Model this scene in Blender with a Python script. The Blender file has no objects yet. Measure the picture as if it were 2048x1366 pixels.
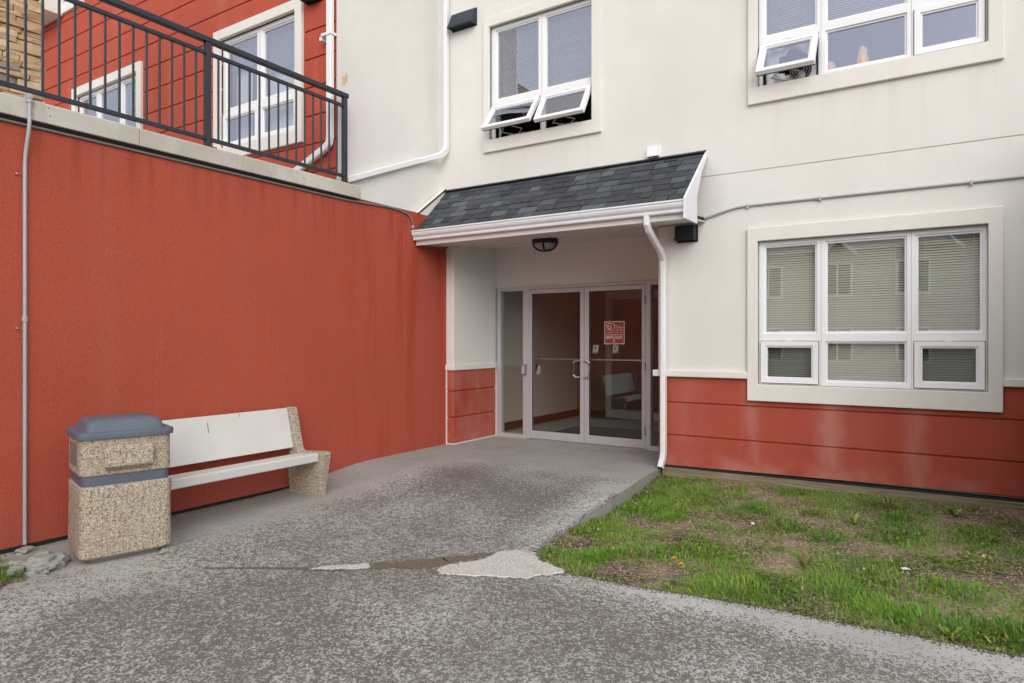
import bpy, bmesh, math, random
from mathutils import Vector, Matrix, noise
random.seed(7)
R = math.radians
S = bpy.context.scene
COL = S.collection

# ------------------------------------------------------------------ camera, sky, sun, exposure
cam_d = bpy.data.cameras.new('camera')
cam_d.sensor_width = 36.0
cam_d.lens = 36.0 * 1341.0 / 2048.0
cam_d.shift_y = -0.0015
cam_d.clip_start = 0.05
cam_d.clip_end = 2000
cam = bpy.data.objects.new('camera', cam_d)
COL.objects.link(cam)
cam.location = (0, 0, 1.39)
cam.rotation_euler = (R(90), 0, math.atan2(869, 1341))
S.camera = cam

SUN_EL, SUN_AZ = 28.0, 142.0        # azimuth clockwise from +Y (the facade's inward normal)
W = bpy.data.worlds.new('World')
S.world = W
W.use_nodes = True
wn, wl = W.node_tree.nodes, W.node_tree.links
wn.clear()
sky = wn.new('ShaderNodeTexSky')
sky.sky_type = 'NISHITA'
sky.sun_disc = False
sky.sun_elevation = R(SUN_EL)
sky.sun_rotation = R(SUN_AZ)
sky.air_density = 1.0
sky.dust_density = 6.0
sky.ozone_density = 1.0
hs = wn.new('ShaderNodeHueSaturation')
hs.inputs['Saturation'].default_value = 0.22     # overcast: the cloud layer takes most of the blue out
bg = wn.new('ShaderNodeBackground')
bg.inputs['Strength'].default_value = 0.15
wo = wn.new('ShaderNodeOutputWorld')
wl.new(sky.outputs['Color'], hs.inputs['Color'])
cloud = wn.new('ShaderNodeMix')           # even overcast layer in front of the clear sky
cloud.data_type = 'RGBA'
cloud.inputs[0].default_value = 0.65
cloud.inputs[7].default_value = (7.3, 7.45, 7.7, 1)
wl.new(hs.outputs['Color'], cloud.inputs[6])
wl.new(cloud.outputs[2], bg.inputs['Color'])
wl.new(bg.outputs['Background'], wo.inputs['Surface'])
sun_d = bpy.data.lights.new('sun', 'SUN')
sun_d.energy = 1.05
sun_d.angle = R(60)
sun_d.color = (1.0, 0.975, 0.95)
sun = bpy.data.objects.new('sun', sun_d)
COL.objects.link(sun)
az, el = R(SUN_AZ), R(SUN_EL)
to_sun = Vector((math.sin(az) * math.cos(el), math.cos(az) * math.cos(el), math.sin(el)))
sun.rotation_euler = to_sun.to_track_quat('Z', 'Y').to_euler()
sun.location = to_sun * 30
S.view_settings.view_transform = 'Standard'
S.view_settings.look = 'None'
S.view_settings.gamma = 1.0
S.view_settings.use_curve_mapping = False
S.view_settings.exposure = 0.19
S.render.engine = 'CYCLES'
S.cycles.max_bounces = 6
S.cycles.diffuse_bounces = 4
S.cycles.glossy_bounces = 3
S.cycles.use_adaptive_sampling = True
S.cycles.adaptive_threshold = 0.02
S.cycles.transparent_max_bounces = 12
S.cycles.use_denoising = True
S.cycles.use_light_tree = False
W.cycles.sampling_method = 'MANUAL'
W.cycles.sample_map_resolution = 256

# ------------------------------------------------------------------ materials
def lin(*c):
    return tuple(((v / 255) / 12.92 if v / 255 <= 0.04045 else ((v / 255 + 0.055) / 1.055) ** 2.4) for v in c)

class N:
    """small node-graph helper"""
    def __init__(s, name, rough=0.8, spec=0.3):
        s.m = bpy.data.materials.new(name)
        s.m.use_nodes = True
        s.t = s.m.node_tree
        s.b = s.t.nodes['Principled BSDF']
        s.b.inputs['Roughness'].default_value = rough
        s.b.inputs['Specular IOR Level'].default_value = spec
        s._pos = None
    def n(s, typ, **kw):
        nd = s.t.nodes.new(typ)
        for k, v in kw.items():
            setattr(nd, k, v)
        return nd
    def link(s, a, b):
        s.t.links.new(a, b)
    def put(s, sock, v):
        if hasattr(v, 'is_output') or hasattr(v, 'links'):
            s.link(v, sock)
        elif isinstance(v, (tuple, list)) and len(v) == 3 and sock.type == 'RGBA':
            sock.default_value = (*v, 1)
        else:
            sock.default_value = v
    @property
    def pos(s):
        if s._pos is None:
            s._pos = s.n('ShaderNodeNewGeometry').outputs['Position']
        return s._pos
    def sep(s, v=None):
        nd = s.n('ShaderNodeSeparateXYZ')
        s.link(v or s.pos, nd.inputs[0])
        return nd.outputs
    def obj(s):
        return s.n('ShaderNodeTexCoord').outputs['Object']
    def scale(s, v, sc, loc=(0, 0, 0)):
        nd = s.n('ShaderNodeMapping')
        s.link(v, nd.inputs['Vector'])
        nd.inputs['Scale'].default_value = sc
        nd.inputs['Location'].default_value = loc
        return nd.outputs[0]
    def noise(s, sc, detail=3, rough=0.55, v=None, dist=0.0):
        nd = s.n('ShaderNodeTexNoise')
        s.link(v or s.pos, nd.inputs['Vector'])
        nd.inputs['Scale'].default_value = sc
        nd.inputs['Detail'].default_value = detail
        nd.inputs['Roughness'].default_value = rough
        nd.inputs['Distortion'].default_value = dist
        return nd.outputs['Fac']
    def vor(s, sc, v=None, out='Distance', feature='F1'):
        nd = s.n('ShaderNodeTexVoronoi', feature=feature)
        s.link(v or s.pos, nd.inputs['Vector'])
        nd.inputs['Scale'].default_value = sc
        return nd.outputs[out]
    def ramp(s, f, *stops, interp='LINEAR'):
        nd = s.n('ShaderNodeValToRGB')
        nd.color_ramp.interpolation = interp
        e = nd.color_ramp.elements
        while len(e) < len(stops):
            e.new(0.5)
        for el_, (p, c) in zip(e, stops):
            el_.position = p
            el_.color = (*c, 1) if isinstance(c, tuple) else (c, c, c, 1)
        s.link(f, nd.inputs[0])
        return nd.outputs[0]
    def rng(s, f, a, b, c=0.0, d=1.0, smooth=True):
        nd = s.n('ShaderNodeMapRange')
        nd.interpolation_type = 'SMOOTHSTEP' if smooth else 'LINEAR'
        nd.inputs['From Min'].default_value = a
        nd.inputs['From Max'].default_value = b
        nd.inputs['To Min'].default_value = c
        nd.inputs['To Max'].default_value = d
        s.link(f, nd.inputs['Value'])
        return nd.outputs[0]
    def math(s, op, a, b=0.0, clamp=False):
        nd = s.n('ShaderNodeMath', operation=op, use_clamp=clamp)
        s.put(nd.inputs[0], a)
        s.put(nd.inputs[1], b)
        return nd.outputs[0]
    def mix(s, f, a, b, mode='MIX'):
        nd = s.n('ShaderNodeMix', data_type='RGBA', blend_type=mode)
        s.put(nd.inputs[0], f)
        s.put(nd.inputs[6], a)
        s.put(nd.inputs[7], b)
        return nd.outputs[2]
    def bump(s, f, strength=0.3, dist=0.01, prev=None):
        nd = s.n('ShaderNodeBump')
        nd.inputs['Strength'].default_value = strength
        nd.inputs['Distance'].default_value = dist
        s.link(f, nd.inputs['Height'])
        if prev is not None:
            s.link(prev, nd.inputs['Normal'])
        return nd.outputs[0]
    def done(s, col=None, normal=None, rough=None, metal=None):
        if col is not None:
            s.put(s.b.inputs['Base Color'], col)
        if normal is not None:
            s.link(normal, s.b.inputs['Normal'])
        if rough is not None:
            s.put(s.b.inputs['Roughness'], rough)
        if metal is not None:
            s.b.inputs['Metallic'].default_value = metal
        return s.m

M = {}
def simple(key, col, rough=0.6, var=0.08, sc=20, spec=0.3, metal=0.0, bump=0.0, bsc=120):
    g = N(key, rough, spec)
    f = g.noise(sc, 4)
    a = tuple(min(1, c * (1 + var)) for c in col)
    b = tuple(c * (1 - var) for c in col)
    c = g.mix(f, b, a)
    nm = g.bump(g.noise(bsc, 3), bump, 0.004) if bump else None
    M[key] = g.done(c, nm, metal=metal)
    return M[key]

CREAM = (0.735, 0.714, 0.676)
def stucco(key, base, dirt, streak, streak_amt, extra=None, bump=0.45):
    g = N(key, 0.88, 0.15)
    sp = g.scale(g.pos, (2.2, 2.2, 0.16))
    st = g.noise(1.6, 5, 0.62, sp)
    big = g.noise(0.7, 3)
    fine = g.noise(60, 3)
    col = g.mix(g.rng(big, 0.3, 0.75), base, tuple(c * 0.90 for c in base))
    col = g.mix(g.math('MULTIPLY', g.rng(st, 0.5, 0.78), streak_amt), col, streak)
    col = g.mix(g.rng(fine, 0.5, 0.75, 0, 0.5), col, dirt)
    col = g.mix(g.rng(g.noise(5.5, 4, 0.6), 0.45, 0.75, 0, 0.45), col, dirt)
    if extra:
        col = extra(g, col)
    grain = g.noise(150, 2, 0.6)
    lump = g.noise(45, 3, 0.6)
    nm = g.bump(grain, bump, 0.005)
    nm = g.bump(lump, bump * 0.7, 0.012, nm)
    M[key] = g.done(col, nm)

RED = (0.435, 0.086, 0.053)
def sill_drips(g, col):
    o = g.sep()
    st = g.noise(9, 4, 0.65, g.scale(g.pos, (1, 1, 0.06)))
    tot = None
    for x0, x1, z in ((-4.98, -3.33, 3.785), (-1.69, 0.41, 3.773)):
        m_ = g.math('MULTIPLY', g.rng(o[0], x0, x0 + 0.1), g.rng(o[0], x1 - 0.1, x1, 1, 0))
        m_ = g.math('MULTIPLY', m_, g.math('MULTIPLY', g.rng(o[2], z - 0.75, z), g.rng(o[2], z + 0.02, z + 0.05, 1, 0)))
        tot = m_ if tot is None else g.math('MAXIMUM', tot, m_)
    return g.mix(g.math('MULTIPLY', g.math('MULTIPLY', tot, g.rng(st, 0.44, 0.66)), 0.2), col, (0.56, 0.53, 0.44))
stucco('cream', CREAM, (0.68, 0.66, 0.62), (0.67, 0.645, 0.585), 0.4, sill_drips, bump=0.16)
stucco('trim', (0.76, 0.735, 0.69), (0.71, 0.675, 0.61), (0.70, 0.66, 0.585), 0.35, bump=0.2)

def terrace_extra(g, col):
    # rain-soaked streaks towards the entrance, pale runs high up, splashed dirt along the foot
    o = g.sep()
    near = g.rng(o[1], 4.2, 6.2)
    st = g.noise(2.3, 4, 0.6, g.scale(g.pos, (1, 1.5, 0.14), (3, 1, 0)))
    wet = g.math('MULTIPLY', near, g.rng(st, 0.47, 0.66))
    col = g.mix(g.math('MULTIPLY', wet, 0.8), col, (0.37, 0.055, 0.028))
    pale = g.noise(4.5, 3, 0.6, g.scale(g.pos, (1, 2.0, 0.10), (0, 7, 0)))
    col = g.mix(g.rng(pale, 0.62, 0.80, 0, 0.45), col, (0.50, 0.17, 0.125))
    foot = g.math('MULTIPLY', g.rng(o[2], -0.12, 0.25, 1, 0), g.noise(9, 4, 0.6))
    col = g.mix(g.math('MULTIPLY', foot, 0.55), col, (0.20, 0.085, 0.065))
    drip = g.noise(7.5, 4, 0.6, g.scale(g.pos, (1, 1, 0.05), (0, 3, 0)))
    top = g.math('MULTIPLY', g.rng(o[2], 2.2, 2.97), g.rng(drip, 0.47, 0.66))
    col = g.mix(g.math('MULTIPLY', top, 0.55), col, (0.25, 0.05, 0.032))
    gr_ = g.noise(75, 3, 0.7, g.scale(g.pos, (1, 1, 0.55)))
    col = g.mix(g.rng(gr_, 0.52, 0.68, 0, 0.55), col, (0.31, 0.055, 0.034))
    col = g.mix(g.rng(gr_, 0.46, 0.34, 0, 0.35), col, (0.50, 0.13, 0.085))
    spk = g.vor(26, g.scale(g.pos, (1, 1, 0.45)))
    return g.mix(g.rng(spk, 0.05, 0.13, 0.6, 0), col, (0.26, 0.035, 0.022))
stucco('red_terrace', RED, (0.36, 0.085, 0.06), (0.40, 0.105, 0.075), 0.5, terrace_extra, bump=0.30)

def base_extra(g, col):
    o = g.sep()
    tot = None
    for x, w_, amt in ((-1.66, 0.16, 0.65), (-0.94, 0.20, 0.75), (-0.22, 0.16, 0.55), (-2.3, 0.3, 0.25), (-5.52, 0.12, 0.4)):
        d = g.math('ABSOLUTE', g.math('SUBTRACT', o[0], x))
        d = g.math('ADD', d, g.math('MULTIPLY', g.math('SUBTRACT', g.noise(5, 3), 0.5), 0.16))
        m_ = g.rng(d, 0.0, w_, amt, 0)
        tot = m_ if tot is None else g.math('MAXIMUM', tot, m_)
    tot = g.math('MULTIPLY', tot, g.rng(g.noise(3.5, 4, 0.65, g.scale(g.pos, (1, 1, 0.3))), 0.3, 0.62))
    foot = g.math('MULTIPLY', g.rng(o[2], 0.05, 0.26, 0.7, 0), g.rng(g.noise(2.5, 4), 0.35, 0.65))
    col = g.mix(g.math('MAXIMUM', tot, foot), col, (0.47, 0.20, 0.165))
    wet = g.rng(g.noise(1.3, 3, 0.5, g.scale(g.pos, (1, 1, 0.6), (5, 0, 2))), 0.55, 0.75, 0, 0.7)
    return g.mix(wet, col, (0.33, 0.038, 0.020))
stucco('red_base', (0.405, 0.080, 0.052), (0.34, 0.075, 0.052), (0.41, 0.12, 0.09), 0.35, base_extra, bump=0.22)
stucco('red_wing', (0.45, 0.090, 0.056), (0.40, 0.085, 0.058), (0.52, 0.16, 0.115), 0.55, bump=0.3)

g = N('concrete_cap', 0.9, 0.15)
c = g.mix(g.rng(g.noise(2.2, 5, 0.6), 0.35, 0.7), (0.47, 0.43, 0.37), (0.56, 0.54, 0.49))
c = g.mix(g.rng(g.noise(8, 4, 0.6, g.scale(g.pos, (1, 1, 0.3))), 0.5, 0.75, 0, 0.5), c, (0.36, 0.32, 0.265))
hol = g.vor(16)
hole = g.rng(hol, 0.05, 0.13, 1, 0)
c = g.mix(g.math('MULTIPLY', hole, g.rng(g.noise(5, 2), 0.5, 0.6)), c, (0.14, 0.125, 0.11))
M['concrete_cap'] = g.done(c, g.bump(g.noise(70, 4), 0.4, 0.004))

# worn walkway: grey paste weathered off in flecks, showing dark brown matrix
g = N('pavement', 0.82, 0.25)
o = g.sep()
fine = g.noise(74, 4, 0.66, dist=0.6)
fine2 = g.noise(27, 3, 0.6)
low = g.noise(0.75, 4, 0.55)
low2 = g.noise(2.3, 4, 0.6, g.scale(g.pos, (1, 1, 1), (11, 4, 0)))
edge_lawn = g.math('MULTIPLY', g.rng(o[1], 3.45, 3.98), g.rng(o[0], -2.6, -1.6))
edge_path = g.math('MULTIPLY', g.rng(o[0], -3.05, -2.6), g.rng(o[1], 3.9, 4.5))
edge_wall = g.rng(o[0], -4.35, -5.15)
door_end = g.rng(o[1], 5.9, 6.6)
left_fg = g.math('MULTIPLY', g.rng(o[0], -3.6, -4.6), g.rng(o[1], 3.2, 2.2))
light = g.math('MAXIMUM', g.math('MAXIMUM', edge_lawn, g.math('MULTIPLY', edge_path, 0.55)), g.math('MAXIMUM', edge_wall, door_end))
light = g.math('MAXIMUM', light, g.math('MULTIPLY', left_fg, 0.6))
# wear threshold: high = mostly dark flecks, low = mostly pale paste
thr = g.math('ADD', g.math('MULTIPLY', g.math('SUBTRACT', low, 0.5), 0.20), g.math('MULTIPLY', g.math('SUBTRACT', low2, 0.5), 0.16))
thr = g.math('ADD', thr, 0.038)
thr = g.math('SUBTRACT', thr, g.math('MULTIPLY', light, 0.17))
# most worn ground: where people turn in to the doors
for cx_, cy_, rx_, ry_, am_ in ((-3.7, 5.25, 0.95, 0.42, 0.05), (-4.35, 5.6, 0.6, 0.25, 0.055), (-2.95, 5.0, 0.4, 0.5, 0.05)):
    ex = g.math('POWER', g.math('DIVIDE', g.math('SUBTRACT', o[0], cx_), rx_), 2.0)
    ey = g.math('POWER', g.math('DIVIDE', g.math('SUBTRACT', o[1], cy_), ry_), 2.0)
    dd = g.math('ADD', g.math('ADD', ex, ey), g.math('MULTIPLY', g.math('SUBTRACT', low2, 0.5), 2.2))
    thr = g.math('ADD', thr, g.rng(dd, 0.0, 1.3, am_, 0))
val = g.math('ADD', g.math('MULTIPLY', g.math('SUBTRACT', fine, 0.5), 1.0), g.math('MULTIPLY', g.math('SUBTRACT', fine2, 0.5), 0.35))
dk = g.rng(g.math('ADD', val, thr), -0.045, 0.055)
paste = g.mix(g.noise(3.0, 3), (0.385, 0.382, 0.368), (0.56, 0.558, 0.54))
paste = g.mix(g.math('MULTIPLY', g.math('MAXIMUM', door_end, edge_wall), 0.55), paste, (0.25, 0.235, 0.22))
matrix = g.mix(g.noise(60, 4, 0.7), (0.100, 0.087, 0.071), (0.205, 0.193, 0.173))
rust = g.math('MULTIPLY', g.rng(g.noise(1.4, 3, 0.5, g.scale(g.pos, (1, 1, 1), (2, 9, 0))), 0.58, 0.75), 0.5)
matrix = g.mix(rust, matrix, (0.11, 0.07, 0.055))
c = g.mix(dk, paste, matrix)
c = g.mix(g.rng(g.noise(1.1, 5, 0.6, g.scale(g.pos, (1, 1, 1), (7, 2, 0))), 0.42, 0.72, 0, 0.25), c, (0.16, 0.147, 0.130))
st_c = g.vor(95, out='Color')
st_d = g.vor(95)
stone = g.math('MULTIPLY', g.rng(st_d, 0.16, 0.30, 1, 0), g.rng(g.sep(st_c)[0], 0.80, 0.90))
c = g.mix(g.math('MULTIPLY', stone, 0.8), c, g.mix(g.sep(st_c)[1], (0.30, 0.20, 0.13), (0.55, 0.52, 0.48)))
nm = g.bump(dk, 0.55, -0.006)
nm = g.bump(g.noise(130, 3), 0.4, 0.003, nm)
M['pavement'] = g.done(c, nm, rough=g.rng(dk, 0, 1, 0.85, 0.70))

g = N('patch', 0.9, 0.15)
c = g.mix(g.noise(9, 3), (0.50, 0.485, 0.45), (0.64, 0.625, 0.59))
pit = g.math('MAXIMUM', g.rng(g.noise(60, 4, 0.65), 0.50, 0.60), g.rng(g.noise(7, 4, 0.6), 0.55, 0.7, 0, 0.6))
c = g.mix(g.math('MULTIPLY', pit, 0.62), c, (0.22, 0.20, 0.175))
c = g.mix(g.rng(g.noise(1.9, 3), 0.55, 0.72, 0, 0.5), c, (0.46, 0.36, 0.29))
M['patch'] = g.done(c, g.bump(g.noise(80, 4), 0.6, 0.005))
simple('slab_edge', (0.30, 0.285, 0.265), 0.9, 0.25, 9, bump=0.5)
simple('crack_dirt', (0.155, 0.125, 0.090), 0.7, 0.5, 55, bump=0.8)
simple('chunk', (0.31, 0.31, 0.285), 0.9, 0.4, 25, bump=0.7, bsc=90)

g = N('soil', 0.95, 0.1)
f = g.noise(1.7, 5, 0.6)
c = g.ramp(f, (0.36, (0.075, 0.055, 0.040)), (0.47, (0.17, 0.127, 0.09)), (0.60, (0.32, 0.25, 0.18)))
c = g.mix(g.rng(g.noise(38, 4, 0.65), 0.45, 0.7), c, (0.36, 0.30, 0.225))
c = g.mix(g.rng(g.noise(75, 3, 0.6), 0.55, 0.75, 0, 0.8), c, (0.06, 0.045, 0.034))
nm = g.bump(g.noise(35, 5, 0.65), 0.9, 0.02)
M['soil'] = g.done(c, nm)

def leafmat(key, rough=0.55):
    g = N(key, rough, 0.25)
    a = g.n('ShaderNodeAttribute')
    a.attribute_name = 'tint'
    tr = g.n('ShaderNodeBsdfTranslucent')
    g.link(a.outputs['Color'], tr.inputs['Color'])
    g.link(a.outputs['Color'], g.b.inputs['Base Color'])
    mx = g.n('ShaderNodeMixShader')
    mx.inputs[0].default_value = 0.28
    g.link(g.b.outputs[0], mx.inputs[1])
    g.link(tr.outputs[0], mx.inputs[2])
    out = [x for x in g.t.nodes if x.type == 'OUTPUT_MATERIAL'][0]
    g.link(mx.outputs[0], out.inputs['Surface'])
    M[key] = g.m
leafmat('leaf')

g = N('aggregate', 0.85, 0.25)
oc = g.obj()
vc = g.vor(105, oc, 'Color')
vd = g.vor(105, oc, 'Distance')
h = g.sep(vc)
c = g.ramp(h[0], (0.0, (0.09, 0.08, 0.075)), (0.16, (0.22, 0.20, 0.18)), (0.3, (0.40, 0.29, 0.20)), (0.5, (0.52, 0.42, 0.31)), (0.72, (0.56, 0.48, 0.39)), (0.92, (0.66, 0.62, 0.55)))
c = g.mix(g.rng(vd, 0.30, 0.60, 0, 0.75), c, (0.36, 0.295, 0.225))
c = g.mix(g.rng(g.noise(3, 3, v=oc), 0.5, 0.75, 0, 0.35), c, (0.34, 0.24, 0.16))
M['aggregate'] = g.done(c, g.bump(vd, 0.8, -0.006))

simple('plastic_lid', (0.115, 0.135, 0.175), 0.5, 0.18, 5, bump=0.3, bsc=60)
simple('plastic_band', (0.110, 0.130, 0.175), 0.42, 0.10, 5)
g = N('bench_white', 0.62, 0.25)
c = g.mix(g.noise(2.5, 4), (0.56, 0.545, 0.52), (0.67, 0.655, 0.635))
c = g.mix(g.rng(g.noise(6, 5, 0.7, g.scale(g.pos, (1, 1, 0.25))), 0.58, 0.75, 0, 0.55), c, (0.42, 0.38, 0.30))
c = g.mix(g.rng(g.vor(14), 0.02, 0.07, 0.6, 0), c, (0.25, 0.20, 0.14))
M['bench_white'] = g.done(c, g.bump(g.noise(40, 3), 0.15, 0.003))
simple('rust', (0.20, 0.075, 0.02), 0.9, 0.3, 60)
simple('rail_metal', (0.026, 0.031, 0.043), 0.42, 0.15, 8, 0.4)
simple('black_metal', (0.016, 0.017, 0.022), 0.45, 0.2, 10)
simple('vent_metal', (0.030, 0.040, 0.055), 0.5, 0.2, 6)
simple('white_metal', (0.78, 0.78, 0.79), 0.38, 0.05, 3, 0.4)
simple('gutter_white', (0.74, 0.75, 0.78), 0.42, 0.08, 3, 0.35)
simple('vinyl', (0.80, 0.80, 0.815), 0.35, 0.03, 4, 0.4)
simple('gasket', (0.02, 0.02, 0.022), 0.6, 0.1)
simple('galv', (0.36, 0.365, 0.37), 0.42, 0.15, 12, 0.5, 0.6)
simple('conduit_grey', (0.40, 0.41, 0.42), 0.5, 0.10, 12, 0.4, 0.2)
simple('conduit_dark', (0.20, 0.185, 0.175), 0.55, 0.15, 12)
simple('alu', (0.50, 0.475, 0.50), 0.45, 0.06, 5, 0.4, 0.25)
simple('steel', (0.62, 0.62, 0.61), 0.25, 0.05, 5, 0.5, 0.9)
simple('flashing_dark', (0.018, 0.018, 0.020), 0.6, 0.3, 15)
g = N('timber', 0.85, 0.15)
gr = g.noise(6, 5, 0.65, g.scale(g.pos, (0.5, 3, 14)))
kn = g.vor(2.6, g.scale(g.pos, (1, 0.2, 2.2)))
c = g.mix(g.rng(gr, 0.3, 0.7), (0.16, 0.125, 0.08), (0.31, 0.26, 0.185))
c = g.mix(g.rng(kn, 0.05, 0.12, 0.75, 0), c, (0.075, 0.05, 0.032))
M['timber'] = g.done(c, g.bump(gr, 0.5, 0.006))
simple('interior_beige', (0.72, 0.68, 0.62), 0.8, 0.05, 2)
simple('interior_dark', (0.10, 0.085, 0.075), 0.9, 0.1, 2)
simple('interior_brown', (0.20, 0.13, 0.11), 0.7, 0.15, 3)
simple('interior_floor', (0.42, 0.40, 0.36), 0.5, 0.15, 4)
simple('base_wood', (0.12, 0.042, 0.025), 0.5, 0.2, 12)
simple('blind', (0.90, 0.88, 0.75), 0.6, 0.05, 3)
simple('blind_pale', (0.34, 0.33, 0.32), 0.6, 0.05, 3)
simple('curtain', (0.60, 0.61, 0.65), 0.9, 0.06, 6)
simple('sign_red', (0.30, 0.055, 0.05), 0.4, 0.04, 3)
simple('sign_white', (0.72, 0.64, 0.62), 0.5, 0.02, 3)
simple('card', (0.40, 0.37, 0.36), 0.7, 0.05, 3)
simple('ink', (0.03, 0.03, 0.03), 0.7)
simple('pink', (0.62, 0.34, 0.37), 0.7, 0.08, 20)
simple('tan_paper', (0.62, 0.44, 0.30), 0.7, 0.25, 35)
simple('plastic_sheet', (0.58, 0.60, 0.63), 0.35, 0.08, 8, 0.5)
simple('straw', (0.36, 0.28, 0.19), 0.9, 0.2, 30)
simple('yellow', (0.78, 0.55, 0.02), 0.7, 0.1, 60)
simple('pale_lot', (0.34, 0.33, 0.31), 0.9, 0.15, 4, bump=0.5)  # concrete lot, kept pale to bounce light into the door recess
simple('far_ground', (0.075, 0.095, 0.045), 0.95, 0.3, 0.5)
simple('far_siding', (0.52, 0.49, 0.43), 0.85, 0.06, 2)
simple('far_roof', (0.06, 0.06, 0.065), 0.9, 0.15, 8)
simple('far_glass', (0.05, 0.06, 0.07), 0.1, 0.1, 2, 0.6)
simple('lens', (0.34, 0.32, 0.30), 0.3, 0.04, 4, 0.5)
simple('terrace_deck', (0.35, 0.33, 0.30), 0.9, 0.1, 4)
simple('paint_chip', (0.72, 0.70, 0.66), 0.8, 0.1, 50)

g = N('soffit', 0.5, 0.3)
o = g.sep()
wv = g.n('ShaderNodeTexVoronoi')
g.link(g.scale(g.pos, (70, 55, 0)), wv.inputs['Vector'])
wv.inputs['Scale'].default_value = 1.0
wv.inputs['Randomness'].default_value = 0.0
dots = g.rng(wv.outputs['Distance'], 0.18, 0.30, 1, 0)
c = g.mix(g.math('MULTIPLY', dots, 0.6), (0.74, 0.70, 0.68), (0.25, 0.22, 0.20))
M['soffit'] = g.done(c)
simple('soffit_trim', (0.68, 0.65, 0.63), 0.5, 0.05, 3)

SH = []
for i, (b_, v_) in enumerate((((0.033, 0.037, 0.046), 0.2), ((0.048, 0.054, 0.067), 0.2), ((0.060, 0.067, 0.081), 0.2), ((0.040, 0.043, 0.050), 0.25), ((0.074, 0.082, 0.098), 0.2))):
    b_ = (b_[0] * 1.42, b_[1] * 1.38, b_[2] * 1.28)
    g = N('shingle_%d' % i, 0.95, 0.15)
    f = g.noise(260, 2, 0.7)
    c = g.mix(f, tuple(x * 0.55 for x in b_), tuple(x * 1.5 for x in b_))
    c = g.mix(g.rng(g.noise(9, 3), 0.45, 0.7, 0, 0.4), c, tuple(x * 1.35 for x in b_))
    SH.append(g.done(c, g.bump(f, 0.7, 0.003)))

STONE = []
for i, b_ in enumerate(((0.50, 0.34, 0.205), (0.58, 0.42, 0.275), (0.44, 0.29, 0.17), (0.52, 0.385, 0.26), (0.29, 0.235, 0.20), (0.62, 0.47, 0.33))):
    g = N('ledgestone_%d' % i, 0.92, 0.15)
    f = g.noise(14, 5, 0.65)
    c = g.mix(f, tuple(x * 0.72 for x in b_), tuple(min(1, x * 1.25) for x in b_))
    c = g.mix(g.rng(g.noise(5, 3), 0.55, 0.75, 0, 0.6), c, (0.27, 0.22, 0.19))
    STONE.append(g.done(c, g.bump(g.noise(40, 4, 0.65), 0.8, 0.008)))

def glass(key, tint, refl, rtint=(1, 1, 1), rough=0.0):
    m = bpy.data.materials.new(key)
    m.use_nodes = True
    t = m.node_tree
    t.nodes.clear()
    tr = t.nodes.new('ShaderNodeBsdfTransparent')
    tr.inputs[0].default_value = (*tint, 1)
    gl = t.nodes.new('ShaderNodeBsdfGlossy')
    gl.inputs['Color'].default_value = (*rtint, 1)
    gl.inputs['Roughness'].default_value = rough
    # Schlick reflectance from the facing angle (the same from both sides of the pane)
    lw = t.nodes.new('ShaderNodeLayerWeight')
    pw = t.nodes.new('ShaderNodeMath')
    pw.operation = 'POWER'
    pw.inputs[1].default_value = 4.0
    t.links.new(lw.outputs['Facing'], pw.inputs[0])
    ad = t.nodes.new('ShaderNodeMath')
    ad.operation = 'MULTIPLY_ADD'
    ad.use_clamp = True
    ad.inputs[1].default_value = 1.0 - refl
    ad.inputs[2].default_value = refl
    fr = pw
    mx = t.nodes.new('ShaderNodeMixShader')
    out = t.nodes.new('ShaderNodeOutputMaterial')
    # faint waviness of real float glass
    ns = t.nodes.new('ShaderNodeTexNoise')
    ns.inputs['Scale'].default_value = 1.6
    bp = t.nodes.new('ShaderNodeBump')
    bp.inputs['Strength'].default_value = 0.008
    bp.inputs['Distance'].default_value = 0.05
    t.links.new(ns.outputs['Fac'], bp.inputs['Height'])
    t.links.new(bp.outputs[0], gl.inputs['Normal'])
    t.links.new(fr.outputs[0], ad.inputs[0])
    t.links.new(ad.outputs[0], mx.inputs[0])
    t.links.new(tr.outputs[0], mx.inputs[1])
    t.links.new(gl.outputs[0], mx.inputs[2])
    t.links.new(mx.outputs[0], out.inputs['Surface'])
    M[key] = m
glass('pane', (0.90, 0.915, 0.87), 0.36, (0.77, 0.81, 1.0))
glass('pane_screen', (0.42, 0.45, 0.43), 0.16, (0.86, 0.88, 1.0))
glass('door_glass', (0.85, 0.86, 0.82), 0.075, (0.95, 1.0, 0.98))

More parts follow.
